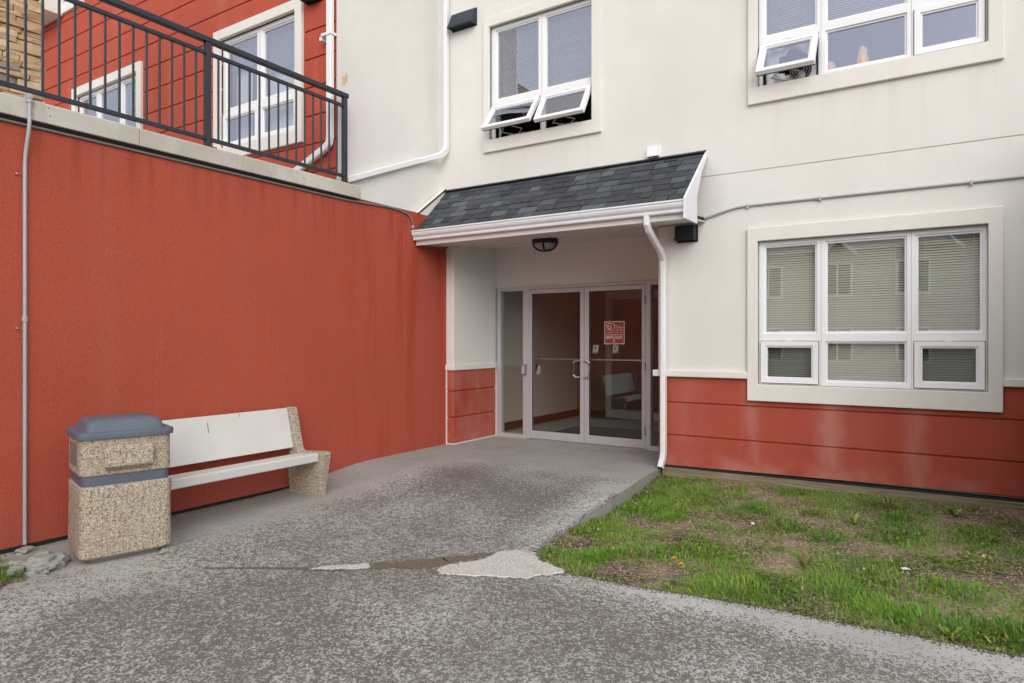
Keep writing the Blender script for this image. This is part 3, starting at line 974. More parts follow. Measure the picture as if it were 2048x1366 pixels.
def bl_big(w):
    blinds(w, -7.85, -7.2, 4.9, 5.26, YR + 0.135, 'blind_pale')
    blinds(w, -7.12, -6.45, 4.72, 5.26, YR + 0.135, 'blind_pale')
    mb = MB()
    for xa, xb in ((-7.85, -7.55), (-7.2, -6.5)):
        n = 40
        p = [(xa + (xb - xa) * i / n, YR + 0.2 + 0.02 * math.sin(i * 1.3)) for i in range(n + 1)]
        for q, r_ in zip(p, p[1:]):
            mb.quad((*q, 3.85), (*r_, 3.85), (*r_, 5.2), (*q, 5.2))
    part('curtain', mb, 'curtain', w)
window(BWIN, (-8.02, -6.30, 3.70, 5.39), YR, [(-7.82, -7.22), (-7.08, -6.50)], ((3.93, 4.27), (4.39, 5.20)), ('sash', 'sash'), blind=bl_big)
window(SWIN, (-11.85, -9.78, 3.78, 5.43), YR, [(-11.66, -11.2), (-11.07, -10.5), (-10.37, -9.96)], ((3.99, 4.30), (4.42, 5.23)), ('sash', 'fixed', 'sash'), blind=lambda w: blinds(w, -10.4, -9.9, 4.9, 5.3, YR + 0.135, 'blind_pale'))
window(UPW, (-13.3, -11.50, 6.74, 8.3), YR, [(-13.1, -12.5), (-12.35, -11.72)], ((6.97, 7.25), (7.38, 8.12)), ('fixed', 'fixed'))

# ------------------------------------------------------------------ entrance canopy
def empty_part(name, parent):
    o = bpy.data.objects.new(name, None)
    o.empty_display_size = 0.1
    o.parent = parent
    COL.objects.link(o)
    WORLD[o] = WORLD[parent].copy()
    return o
can = empty_part('canopy', bld)
RX0, RX1 = -5.600, -2.135
RTY, RTZ, RBY, RBZ = YF - 0.004, 3.365, 6.415, 2.755
sl = Vector((0, RBY - RTY, RBZ - RTZ)); SL = sl.length; sl.normalize()
nrm = Vector((0, sl.z, -sl.y)); nrm = nrm if nrm.z > 0 else -nrm
part('roof_deck', MB().extrude([(RX0, RTY, RTZ), (RX0, RBY, RBZ), (RX0, RBY, RBZ - 0.03), (RX0, RTY, RTZ - 0.03)], (RX1 - RX0, 0, 0)), SH[0], can)
# shingles: courses from the eave up, tabs of uneven width laid two deep
meshes = {}
course = 0.112
nc = int(SL / course) + 1
for ci in range(nc):
    top = SL - ci * course            # distance of butt edge from ridge
    x = RX0 - random.uniform(0, 0.15)
    while x < RX1:
        wd = random.choice((0.14, 0.17, 0.21, 0.25, 0.29))
        x1 = min(x + wd, RX1)
        x0 = max(x, RX0)
        x = x + wd
        if x1 - x0 < 0.03:
            continue
        thick = random.choice((0.006, 0.006, 0.011))
        mi = random.choice((0, 1, 1, 2, 3, 3, 4) if thick < 0.01 else (0, 3, 3, 1))
        wr = round(x1 - x0, 3)
        key = (wr, thick, mi, ci == nc - 1)
        if key not in meshes:
            L = min(course * 1.75, top) if ci < nc - 1 else max(0.05, top)
            mb = MB()
            a = Vector((0, 0, 0)); u = -sl * L
            g_ = 0.0012
            tpr = random.uniform(0.0, 0.012)
            pts = [Vector((g_ + tpr, 0, 0)), Vector((wr - g_ - tpr, 0, 0)), Vector((wr - g_, 0, 0)) + u, Vector((g_, 0, 0)) + u]
            lift = [nrm * (thick + 0.007), nrm * (thick + 0.007), nrm * 0.003, nrm * 0.003]
            vs = [p + l for p, l in zip(pts, lift)] + [p + l - nrm * (thick if i < 2 else 0.002) for i, (p, l) in enumerate(zip(pts, lift))]
            mb._add(vs, [(0, 1, 2, 3), (7, 6, 5, 4), (0, 4, 5, 1), (1, 5, 6, 2), (2, 6, 7, 3), (3, 7, 4, 0)])
            meshes[key] = mesh_from(mb, Vector((0, 0, 0)), SH[mi])
        o = bpy.data.objects.new('shingle', meshes[key])
        COL.objects.link(o)
        o.parent = can
        o.location = Vector((x0, RTY, RTZ)) + sl * top - WORLD[can]
part('ridge_flashing', MB().extrude([(RX0 - 0.01, YF - 0.001, RTZ + 0.030), (RX0 - 0.01, YF - 0.05, RTZ + 0.004), (RX0 - 0.01, YF - 0.05, RTZ - 0.004), (RX0 - 0.01, YF - 0.001, RTZ - 0.01)], (RX1 - RX0 + 0.02, 0, 0)), 'flashing_dark', can)
# cream cheek beside the roof, capped with dark flashing
mb = MB().extrude([(XW - 0.12, 6.485, 2.62), (XW - 0.12, YF, 2.62), (XW - 0.12, YF, 3.40), (XW - 0.12, 6.485, 2.985)], (0.116, 0, 0))
part('cheek', mb, 'trim', can)
mb = MB().extrude([(XW - 0.018, 6.478, 2.979), (XW - 0.018, YF, 3.394), (XW - 0.018, YF, 3.408), (XW - 0.018, 6.478, 2.993)], (0.022, 0, 0))
part('cheek_flashing', mb, 'flashing_dark', can)
# gutter (ogee section) with end caps
gp = [(6.42, 2.755), (6.335, 2.755), (6.325, 2.748), (6.325, 2.738), (6.335, 2.732), (6.336, 2.712), (6.345, 2.690), (6.366, 2.668), (6.366, 2.648), (6.372, 2.636), (6.42, 2.636)]
gut = part('gutter', MB().extrude([(-5.598, y, z) for y, z in gp], (3.458, 0, 0)), 'gutter_white', can)
part('fascia', MB().box(-5.598, RX1, 6.421, 6.445, 2.575, 2.752), 'soffit_trim', can, bevel=0.004)
# boxed end of the eave on the right
part('rake_board', MB().extrude([(RX1 + 0.001, y, z) for y, z in ((6.33, 2.565), (6.705, 2.565), (6.70, 2.84), (6.86, 3.12), (7.045, 3.32), (7.045, 3.385), (6.33, 2.765))], (0.022, 0, 0)), 'gutter_white', can, bevel=0.003)
# soffit rising gently to the door wall, laid as panels
def sz(y): return 2.585 + (y - 6.44) * (2.715 - 2.585) / (YD - 6.44)
xs_ = [-5.594 + i * 0.305 for i in range(10)]
for xa in xs_:
    xb = xa + 0.300
    mid = 7.42
    for ya, yb_, mt in ((6.446, mid, 'soffit'), (mid + 0.006, YD - 0.002, 'soffit')):
        if xa > -2.95: xb = -2.66
        mb = MB().extrude([(xa, ya, sz(ya)), (xa, yb_, sz(yb_)), (xa, yb_, sz(yb_) + 0.012), (xa, ya, sz(ya) + 0.012)], (xb - xa, 0, 0))
        part('soffit_panel', mb, mt, can)
part('soffit_panel', MB().extrude([(-2.654, 6.446, sz(6.446)), (-2.654, YF - .003, sz(YF)), (-2.654, YF - .003, sz(YF) + .012), (-2.654, 6.446, sz(6.446) + .012)], (0.518, 0, 0)), 'soffit_trim', can)
part('soffit_backing', MB().extrude([(-5.60, 6.446, sz(6.446) + .014), (-5.60, YD, sz(YD) + .014), (-5.60, YD, sz(YD) + .05), (-5.60, 6.446, sz(6.446) + .05)], (3.46, 0, 0)), 'flashing_dark', can)

# ------------------------------------------------------------------ entrance doors
FT = 2.140
ent = empty_part('door_frame', bld)
fr = MB().plate(-5.452, -2.70, -0.002, FT, [(-5.395, -5.012, 0.055, 2.085), (-4.914, -3.190, 0.012, 2.098), (-3.122, -2.76, 0.055, 2.085)], YD - 0.05, YD + 0.06)
part('frame', fr, 'alu', ent, bevel=0.003, seg=1)
part('threshold', MB().box(-4.95, -3.15, YD - 0.06, YD + 0.07, -0.004, 0.014), 'galv', ent)
for a, b in ((-5.395, -5.012), (-3.122, -2.76)):
    part('pane', MB().quad((a, YD, .055), (b, YD, .055), (b, YD, 2.085), (a, YD, 2.085)), 'door_glass', ent)
for side, (a, b, ga, gb) in enumerate(((-4.911, -4.0555, -4.867, -4.114), (-4.0505, -3.193, -3.982, -3.240))):
    d = empty_part('door', bld)
    part('door_stile_rail', MB().plate(a, b, 0.016, 2.094, [(ga, gb, 0.127, 2.034)], YD - 0.046, YD - 0.002), 'alu', d, bevel=0.003, seg=1)
    part('pane', MB().quad((ga, YD - .022, .127), (gb, YD - .022, .127), (gb, YD - .022, 2.034), (ga, YD - .022, 2.034)), 'door_glass', d)
    part('gasket', MB().plate(ga - 0.001, gb + 0.001, 0.126, 2.035, [(ga + .006, gb - .006, .133, 2.028)], YD - 0.040, YD - 0.030), 'gasket', d)
    part('push_bar', MB().tube([(ga - 0.01, YD + 0.03, 1.128), (gb + 0.01, YD + 0.03, 1.128)], 0.011, 8), 'steel', d)
    if side == 0:
        hx0, hx1 = -4.098, -4.19
    else:
        hx0, hx1 = -4.030, -3.955
    r_ = 0.028 if hx1 > hx0 else -0.028
    part('handle', MB().tube([(hx0, YD - 0.045, 1.115), (hx0, YD - 0.085, 1.115), (hx1 - r_, YD - 0.085, 1.115), (hx1, YD - 0.085, 1.088), (hx1, YD - 0.085, 0.922), (hx1 - r_, YD - 0.085, 0.895), (hx0, YD - 0.085, 0.895), (hx0, YD - 0.045, 0.895)], 0.0115, 8), 'steel', d, smooth=True)
    hx = a - 0.004 if side == 0 else b + 0.004
    for z in (0.235, 1.06, 1.90):
        part('hinge', MB().tube([(hx, YD - 0.056, z - 0.055), (hx, YD - 0.056, z + 0.055)], 0.009, 8), 'alu' if side == 0 else 'conduit_dark', d)

# vestibule behind the glass
ves = empty_part('vestibule', bld)
mb = MB().quad((-5.70, YD + .06, 0), (-2.3, YD + .06, 0), (-2.3, 11.0, 0), (-5.70, 11.0, 0))
part('floor', mb, 'interior_floor', ves)
part('floor_mat', MB().box(-4.95, -3.3, 8.35, 9.7, 0.002, 0.012), 'interior_dark', ves)
mb = MB().quad((-5.70, YD + .05, 0), (-5.70, 11.0, 0), (-5.70, 11.0, 2.6), (-5.70, YD + .05, 2.6))
part('wall', mb, 'interior_beige', ves)
part('baseboard', MB().box(-5.70, -5.675, YD + 0.1, 11.0, 0.004, 0.12), 'base_wood', ves)
mb = MB().quad((-5.70, 11.0, 0), (-2.3, 11.0, 0), (-2.3, 11.0, 2.6), (-5.70, 11.0, 2.6)).quad((-2.3, YD + .05, 0), (-2.3, 11.0, 0), (-2.3, 11.0, 2.6), (-2.3, YD + .05, 2.6))
part('wall', mb, 'interior_brown', ves)
mb = MB().quad((-5.8, YD + .05, 2.6), (-2.2, YD + .05, 2.6), (-2.2, 11.0, 2.6), (-5.8, 11.0, 2.6))
part('ceiling', mb, 'interior_dark', ves)
part('inner_door_frame', MB().plate(-5.06, -3.3, 0.02, 2.25, [(-4.95, -3.4, 0.17, 2.10)], 10.85, 10.97), 'alu', ves, bevel=0.004)
part('baseboard', MB().box(-5.67, -5.08, 10.97, 10.995, 0.004, 0.12), 'base_wood', ves)
part('notice_frame', MB().plate(-4.45, -4.1, 1.35, 1.70, [(-4.43, -4.12, 1.37, 1.68)], 10.80, 10.84), 'interior_dark', ves)

# ================================================================== terrace wall, railing, pillar
tw = root('terrace_wall', 'rain-stained red stucco terrace wall with a pale concrete cap, behind the bench', 'wall', (XW, 3, -0.12))
part('wall', MB().box(XW - 0.13, XW, -7, YF + 0.0, -0.30, 2.993), 'red_terrace', tw)
cap = [(XW + 0.050, 2.988), (XW + 0.050, 3.122), (XW + 0.042, 3.132), (XW - 0.135, 3.132), (XW - 0.135, 2.994), (XW - 0.02, 2.994), (XW - 0.02, 2.988)]
yy = -7.0
for L in (3.6, 3.6, 2.76, 2.482):
    part('cap', MB().extrude([(x, yy + 0.0015, z) for x, z in cap], (0, L - 0.003, 0)), 'concrete_cap', tw, bevel=0.007)
    yy += L
part('cap_gap_dark', MB().box(XW - 0.01, XW + 0.018, -7, 5.40, 2.966, 2.987), 'flashing_dark', tw)  # near-black strip painted in as the dark gap under the cap
mb = MB().extrude([(XW + 0.004, -7, -0.20), (XW + 0.004, 4.6, -0.20), (XW + 0.004, 4.6, -0.098), (XW + 0.004, -7, -0.080)], (-0.05, 0, 0))
part('base_strip', mb, 'flashing_dark', tw)
part('top_flashing', MB().box(XW - 0.125, XW + 0.004, 5.445, 6.476, 2.9935, 2.9985), 'conduit_dark', tw)
part('terrace_floor', MB().box(-15, XW - 0.14, -7, YR, 2.80, 3.06), 'terrace_deck', kind='structure')

XRl = -5.625
rl = root('railing', 'black metal railing with thin balusters along the terrace edge', 'railing', (XRl, 3.6, 3.132))
part('top_rail', MB().box(XRl - 0.03, XRl + 0.03, -3.0, 5.292, 4.085, 4.135), 'rail_metal', rl, bevel=0.006)
posts = [-3.0, -1.35, 0.30, 1.95, 3.60, 5.25]
for y in posts:
    p = part('post', MB().box(XRl - 0.025, XRl + 0.025, y - 0.025, y + 0.025, 3.14, 4.085), 'rail_metal', rl, bevel=0.004)
    part('base_plate', MB().box(XRl - 0.055, XRl + 0.055, y - 0.06, y + 0.06, 3.1325, 3.140), 'rail_metal', p)
bal_me = None
for ya, yb_ in zip(posts, posts[1:]):
    part('mid_rail', MB().box(XRl - 0.017, XRl + 0.017, ya + 0.026, yb_ - 0.026, 3.975, 4.008), 'rail_metal', rl, bevel=0.003)
    part('bottom_rail', MB().box(XRl - 0.017, XRl + 0.017, ya + 0.026, yb_ - 0.026, 3.196, 3.230), 'rail_metal', rl, bevel=0.003)
    for i in range(1, 15):
        y = ya + (yb_ - ya) * i / 15
        if bal_me is None:
            bal_me = mesh_from(MB().box(-0.008, 0.008, -0.008, 0.008, 3.231 - 3.132, 3.974 - 3.132), Vector((0, 0, 0)), 'rail_metal', 0.002, 1)
        o = bpy.data.objects.new('baluster', bal_me)
        COL.objects.link(o)
        o.parent = rl
        o.location = (0, y - 3.6, 0)

# ledgestone pillar on the terrace
PX, PY1, PY0 = -7.2, 2.955, 2.02
pil = root('stone_pillar', 'tan ledgestone pillar standing on the terrace behind the railing', 'pillar', (PX, 2.5, 3.06))
def taper(z): return 0.05 * (z - 3.06) / 2.6
mb = MB()
cs = []
for z in (3.06, 6.6):
    t_ = taper(z)
    cs.append([(PX - 0.9, PY0 + t_, z), (PX - 0.03 - t_, PY0 + t_, z), (PX - 0.03 - t_, PY1 - 0.03 - t_, z), (PX - 0.9, PY1 - 0.03 - t_, z)])
mb._add(cs[0] + cs[1], [(3, 2, 1, 0), (4, 5, 6, 7), (0, 1, 5, 4), (1, 2, 6, 5), (2, 3, 7, 6), (3, 0, 4, 7)])
part('core', mb, STONE[4], pil)
stone_me = []
for i in range(12):
    mb = MB().box(-0.5, 0.5, -0.5, 0.5, -0.5, 0.5)
    rr = random.Random(i)
    for p in mb.v:
        if p.x > 0:
            p.x += rr.uniform(-0.22, 0.12)
        p.z += rr.uniform(-0.10, 0.10)
        p.y += rr.uniform(-0.03, 0.03)
    stone_me.append(mesh_from(mb, Vector((0, 0, 0)), None, 0.07, 2))
z = 3.065
while z < 5.45:
    h = random.choice((0.038, 0.05, 0.058, 0.07))
    y = PY1 - taper(z) + random.uniform(-0.02, 0.012)
    while y > PY0 + 0.05:
        L = random.uniform(0.10, 0.30)
        me = random.choice(stone_me).copy()
        me.materials.append(random.choice(STONE + STONE[:4]))
        o = bpy.data.objects.new('stone', me)
        COL.objects.link(o)
        o.parent = pil
        dep = 0.07 + random.uniform(-0.015, 0.02)
        o.location = Vector((PX - taper(z) - 0.03 + random.uniform(-0.008, 0.008), y - L / 2, z + h / 2)) - WORLD[pil]
        o.scale = (dep, L - 0.006, h - 0.005)
        o.rotation_euler = (random.uniform(-0.03, 0.03), 0, random.uniform(-0.04, 0.04))
        y -= L
    z += h

# ================================================================== pipes and fixtures
def rsec(a, b, c=0.010):
    return [(-a + c, -b), (a - c, -b), (a, -b + c), (a, b - c), (a - c, b), (-a + c, b), (-a, b - c), (-a, -b + c)]
SEC = rsec(0.036, 0.027)
ds = root('downspout', 'white downspout running from the canopy gutter down beside the entrance doors', 'downspout', (-2.575, 6.98, 0))
part('pipe', MB().tube([(-2.525, 6.385, 2.634), (-2.525, 6.39, 2.555), (-2.528, 6.44, 2.50), (-2.565, 6.90, 2.32), (-2.573, 6.975, 2.26), (-2.573, 6.985, 2.18), (-2.573, 6.985, 1.12)], 0, sec=SEC, up=(1, 0, 0)), 'white_metal', ds)
part('pipe', MB().tube([(-2.573, 6.985, 1.118), (-2.573, 6.985, 0.95), (-2.573, 6.985, 0.17), (-2.578, 6.972, 0.10), (-2.588, 6.93, 0.015)], 0, sec=rsec(0.0375, 0.0285), up=(1, 0, 0)), 'white_metal', ds)
part('elbow', MB().tube([(-2.560, 6.84, 2.345), (-2.566, 6.90, 2.32), (-2.5735, 6.977, 2.26), (-2.5735, 6.985, 2.17)], 0, sec=rsec(0.0385, 0.0295), up=(1, 0, 0)), 'white_metal', ds)
part('opening', MB().box(-2.612, -2.562, 6.918, 6.942, 0.004, 0.018), 'flashing_dark', ds)

ds2 = root('downspout', 'white downspout in the inner corner, bending along the cream side wall', 'downspout', (-5.56, 6.98, 3.8))
part('pipe', MB().tube([(-5.57, 6.99, 9.5), (-5.57, 6.99, 3.97), (-5.575, 6.98, 3.90), (-5.60, 6.93, 3.835), (-5.705, 6.70, 3.735), (-5.712, 6.5, 3.66), (-5.712, 5.36, 3.205)], 0, sec=rsec(0.036, 0.030), up=(1, 0, 0)), 'white_metal', ds2)
part('elbow', MB().tube([(-5.57, 6.99, 4.03), (-5.57, 6.99, 3.97), (-5.575, 6.98, 3.90), (-5.60, 6.93, 3.835), (-5.66, 6.80, 3.778)], 0, sec=rsec(0.039, 0.033), up=(1, 0, 0)), 'white_metal', ds2)
ds3 = root('downspout', 'white downspout on the corner of the red wing, kicked left above the terrace', 'downspout', (-5.8, 5.2, 3.4))
part('pipe', MB().tube([(-5.795, 5.195, 9.5), (-5.795, 5.195, 3.66), (-5.81, 5.195, 3.60), (-5.87, 5.195, 3.555), (-6.5, 5.19, 3.30), (-6.75, 5.17, 3.21)], 0, sec=rsec(0.040, 0.030), up=(0, 1, 0)), 'white_metal', ds3)
part('strap', MB().box(-5.90, -5.745, 5.155, 5.245, 4.80, 4.83), 'white_metal', ds3)
part('strap_end', MB().box(-5.93, -5.895, 5.16, 5.24, 4.76, 4.80), 'white_metal', ds3)

def curve_pts(pts, rad=0.08, n=5):
    pts = [Vector(p) for p in pts]
    out = [pts[0]]
    for a, b, c in zip(pts, pts[1:], pts[2:]):
        r_ = min(rad, (b - a).length * 0.45, (c - b).length * 0.45)
        p = b + (a - b).normalized() * r_
        q = b + (c - b).normalized() * r_
        for k in range(n + 1):
            t = k / n
            out.append(p * (1 - t) ** 2 + b * 2 * t * (1 - t) + q * t * t)
    out.append(pts[-1])
    return out
cd = root('conduit', 'grey vertical conduit running down the red terrace wall beside the trash bin', 'conduit', (-5.59, 2.16, -0.12))
part('pipe', MB().tube(curve_pts([(-5.546, 2.165, 3.125), (-5.546, 2.165, 2.93), (-5.598, 2.155, 2.72), (-5.598, 2.155, -0.09)], 0.12), 0.0135, 10), 'conduit_grey', cd, smooth=True)
part('elbow_box', MB().box(-5.60, -5.528, 2.148, 2.182, 3.125, 3.165), 'conduit_grey', cd, bevel=0.008)
part('elbow_box', MB().lathe([(0.013, 0), (0.020, 0.004), (0.020, 0.026), (0.013, 0.03)], (-5.546, 2.165, 3.098), 12), 'conduit_grey', cd)
part('coupling', MB().lathe([(0.014, 0), (0.018, 0.003), (0.018, 0.037), (0.014, 0.04)], (-5.598, 2.155, 1.52), 12), 'conduit_grey', cd)
for z in (2.58, 1.47):
    part('screw', MB().lathe([(0.011, 0), (0.011, 0.01), (0.004, 0.012)], (-5.606, 2.108, z), 8), 'galv', cd)

cd2 = root('conduit', 'thin grey conduit under the concrete cap, dropping to the canopy soffit', 'conduit', (-5.59, 6, 2.9))
part('pipe', MB().tube(curve_pts([(-5.602, -6.9, 2.949), (-5.602, 5.3, 2.949), (-5.600, 6.02, 2.985), (-5.597, 6.335, 2.945), (-5.597, 6.385, 2.66), (-5.597, 6.52, 2.590), (-5.585, 7.2, 2.625)], 0.14), 0.0105, 8), 'conduit_dark', cd2, smooth=True)
part('coupling', MB().lathe([(0.010, 0), (0.015, 0.003), (0.015, 0.027), (0.010, 0.03)], (-5.597, 6.358, 2.79), 10), 'conduit_grey', cd2)
cd3 = root('conduit', 'grey conduit crossing the cream facade above the large lower window', 'conduit', (-1.2, 7.03, 2.75))
part('pipe', MB().tube(curve_pts([(8.9, 7.034, 2.757), (-1.80, 7.034, 2.757), (-2.19, 7.030, 2.655), (-2.40, 6.98, 2.615), (-2.62, 6.96, 2.612)], 0.12), 0.0115, 10), 'conduit_grey', cd3, smooth=True)
for x in (0.18, -1.02, -1.70):
    part('strap', MB().box(x - 0.010, x + 0.010, 7.018, 7.05, 2.728, 2.772), 'conduit_grey', cd3, bevel=0.004)
part('coupling', MB().tube([(-1.07, 7.034, 2.757), (-1.03, 7.034, 2.757)], 0.016, 10), 'conduit_grey', cd3)

# vent hoods
def hood(name, label, x0, x1, z0, z1, depth, mat, top_in=0.35, y=YF):
    r = root(name, label, 'vent', ((x0 + x1) / 2, y, z0))
    xm0, xm1 = x0, x1
    pts_top = y - depth * top_in
    mb = MB()
    vs = [(x0, y, z0), (x1, y, z0), (x1, y - depth, z0), (x0, y - depth, z0), (x0, y, z1), (x1, y, z1), (x1, pts_top, z1), (x0, pts_top, z1)]
    mb._add(vs, [(4, 5, 6, 7), (3, 2, 6, 7), (0, 3, 7, 4), (1, 2, 6, 5), (0, 1, 5, 4)])
    part('hood', mb, mat, r)
    part('flange', MB().box(x0 - 0.012, x1 + 0.012, y - 0.008, y - 0.001, z0 - 0.012, z1 + 0.012), mat, r)
    lo = MB()
    lo.box(x0 + 0.01, x1 - 0.01, y - depth + 0.01, y - 0.009, z0 + 0.012, z0 + 0.018)
    part('grille', lo, 'flashing_dark', r)
    part('drip_edge', MB().box(x0, x1, y - depth - 0.004, y - depth + 0.002, z0 - 0.003, z0 + 0.016), mat, r)
    return r
hood('vent_hood', 'dark slate vent hood beside the downspout, high on the cream wall', -5.50, -5.12, 5.48, 5.69, 0.13, 'vent_metal', 0.25)
hood('vent_hood', 'small white square vent just above the shingled canopy', -2.765, -2.635, 3.40, 3.505, 0.07, 'white_metal', 0.7)
r = hood('vent_hood', 'black vent box tucked under the right end of the canopy', -2.43, -2.225, 2.445, 2.60, 0.12, 'black_metal', 0.9)
part('louvre', MB().box(-2.44, -2.215, 6.925, 6.932, 2.452, 2.468), 'black_metal', r)
hood('vent_hood', 'black vent hood at the top of the red wing beside its window', -6.22, -5.98, 5.28, 5.45, 0.12, 'black_metal', 0.4, YR)

# round soffit lamp (unlit)
lx, ly = -4.20, 7.24
lzt = sz(ly) - 0.001
lamp = root('ceiling_lamp', 'round black lamp with a frosted lens under the entrance canopy', 'lamp', (lx, ly, lzt))
part('housing', MB().lathe([(0.150, 0), (0.165, -0.008), (0.165, -0.055), (0.155, -0.062), (0.135, -0.062)], (lx, ly, lzt), 36), 'black_metal', lamp, smooth=True)
part('lens', MB().lathe([(0.133, -0.060), (0.125, -0.085), (0.10, -0.112), (0.06, -0.130), (0.01, -0.137)], (lx, ly, lzt), 32), 'lens', lamp, smooth=True)
gm = MB()
for a in (R(20), R(110)):
    pts = [(lx + rr_ * math.cos(a), ly + rr_ * math.sin(a), lzt + zz) for rr_, zz in ((-0.15, -0.06), (-0.14, -0.09), (-0.105, -0.125), (-0.06, -0.143), (0, -0.15), (0.06, -0.143), (0.105, -0.125), (0.14, -0.09), (0.15, -0.06))]
    gm.tube(pts, 0.011, 8)
part('guard', gm, 'black_metal', lamp, smooth=True)

# card reader, lock box, sign, notices
cr = root('card_reader', 'small grey box fixed to the post left of the glass doors', 'reader', (-4.965, YD - 0.05, 0.9))
part('case', MB().box(-5.005, -4.945, YD - 0.095, YD - 0.0505, 0.900, 1.045), 'conduit_dark', cr, bevel=0.006)
part('face', MB().box(-5.000, -4.960, YD - 0.098, YD - 0.0955, 0.915, 1.030), 'alu', cr)
kb = root('lock_box', 'key lock box with a pale tag hanging from the left door bar', 'lock box', (-4.80, YD + 0.04, 1.12))
part('shackle', MB().tube(curve_pts([(-4.83, YD + 0.05, 1.04), (-4.83, YD + 0.05, 1.155), (-4.79, YD + 0.045, 1.155), (-4.79, YD + 0.05, 1.04)], 0.02), 0.006, 8), 'black_metal', kb)
part('body', MB().box(-4.850, -4.795, YD + 0.02, YD + 0.055, 0.93, 1.045), 'black_metal', kb, bevel=0.008)
part('tag', MB().extrude([(-4.835, YD + 0.012, 0.90), (-4.765, YD + 0.012, 0.915), (-4.755, YD + 0.012, 1.03), (-4.80, YD + 0.012, 1.04)], (0, 0.004, 0)), 'card', kb)

sg = root('entrance_sign', 'square red sign with white lettering and border on the right glass door', 'sign', (-3.62, YD - 0.03, 1.49))
sx0, sx1, sz0, sz1 = -3.762, -3.482, 1.336, 1.632
ys = YD - 0.0235
part('panel', MB().box(sx0, sx1, ys - 0.003, ys, sz0, sz1), 'sign_red', sg)
part('border', MB().plate(sx0, sx1, sz0, sz1, [(sx0 + .007, sx1 - .007, sz0 + .007, sz1 - .007)], ys - 0.0045, ys - 0.0031), 'sign_white', sg)
def stroke(mb, pts, w=0.006):
    """flat ribbon letter stroke in sign coordinates (0..1, 0..1)"""
    P = [Vector((sx0 + (sx1 - sx0) * u, 0, sz0 + (sz1 - sz0) * v)) for u, v in pts]
    for a, b in zip(P, P[1:]):
        d = (b - a)
        if d.length < 1e-6: continue
        d.normalize()
        n = Vector((-d.z, 0, d.x)) * w / 2
        e = d * w * 0.35
        y_ = Vector((0, ys - 0.0046, 0))
        mb.quad(a - n - e + y_, b - n + e + y_, b + n + e + y_, a + n - e + y_)
lt = MB()
stroke(lt, [(0.09, 0.835), (0.13, 0.875), (0.20, 0.91), (0.29, 0.915), (0.40, 0.885), (0.52, 0.825), (0.65, 0.76), (0.78, 0.735), (0.90, 0.745)], 0.0065)
W1 = 0.0075
stroke(lt, [(0.17, 0.60), (0.17, 0.79)], W1)
stroke(lt, [(0.10, 0.77), (0.16, 0.80), (0.26, 0.80), (0.34, 0.76), (0.33, 0.70), (0.25, 0.675), (0.17, 0.67)], W1)
stroke(lt, [(0.22, 0.67), (0.30, 0.62), (0.38, 0.595), (0.42, 0.605)], W1)
def ring(u, v, ru, rv, n=12, a0=0, a1=360):
    return [(u + ru * math.cos(R(a0 + (a1 - a0) * k / n)), v + rv * math.sin(R(a0 + (a1 - a0) * k / n))) for k in range(n + 1)]
stroke(lt, ring(0.44, 0.635, 0.035, 0.035), W1 * 0.85)
stroke(lt, [(0.505, 0.77), (0.505, 0.605)], W1 * 0.85)
stroke(lt, ring(0.545, 0.635, 0.035, 0.035), W1 * 0.85)
stroke(lt, [(0.66, 0.668), (0.625, 0.672), (0.615, 0.65), (0.655, 0.63), (0.65, 0.602), (0.605, 0.604)], W1 * 0.8)
stroke(lt, ring(0.715, 0.635, 0.033, 0.035), W1 * 0.85)
stroke(lt, [(0.785, 0.67), (0.785, 0.602)], W1 * 0.85)
stroke(lt, [(0.785, 0.65), (0.82, 0.672), (0.845, 0.66), (0.85, 0.62), (0.875, 0.602), (0.91, 0.625)], W1 * 0.85)
# small tagline, too fine in the photograph to be spelled out: a row of tiny capitals' ticks
u = 0.12
while u < 0.90:
    if not (0.40 < u < 0.43 or 0.49 < u < 0.52):
        stroke(lt, [(u, 0.505), (u + 0.012, 0.53), (u + 0.024, 0.505)], 0.0028)
    u += 0.036
stroke(lt, [(0.08, 0.405), (0.90, 0.405)], 0.006)
L5 = {'E': [[(1, 0), (0, 0), (0, 1), (1, 1)], [(0, .5), (.8, .5)]], 'N': [[(0, 0), (0, 1), (1, 0), (1, 1)]], 'T': [[(0, 1), (1, 1)], [(.5, 1), (.5, 0)]],
      'R': [[(0, 0), (0, 1), (.8, 1), (1, .78), (.8, .5), (0, .5)], [(.5, .5), (1, 0)]], 'A': [[(0, 0), (.5, 1), (1, 0)], [(.2, .35), (.8, .35)]],
      'C': [[(1, .82), (.75, 1), (.25, 1), (0, .7), (0, .3), (.25, 0), (.75, 0), (1, .18)]]}
def word(txt, u0, v0, cw, ch, gap, w):
    u_ = u0
    for chx in txt:
        for st_ in L5[chx]:
            stroke(lt, [(u_ + p * cw, v0 + q * ch) for p, q in st_], w)
        u_ += cw + gap
word('ENTRANCE', 0.105, 0.245, 0.070, 0.095, 0.031, 0.0072)
word('E', 0.455, 0.085, 0.065, 0.095, 0, 0.0075)
part('lettering', lt, 'sign_white', sg)

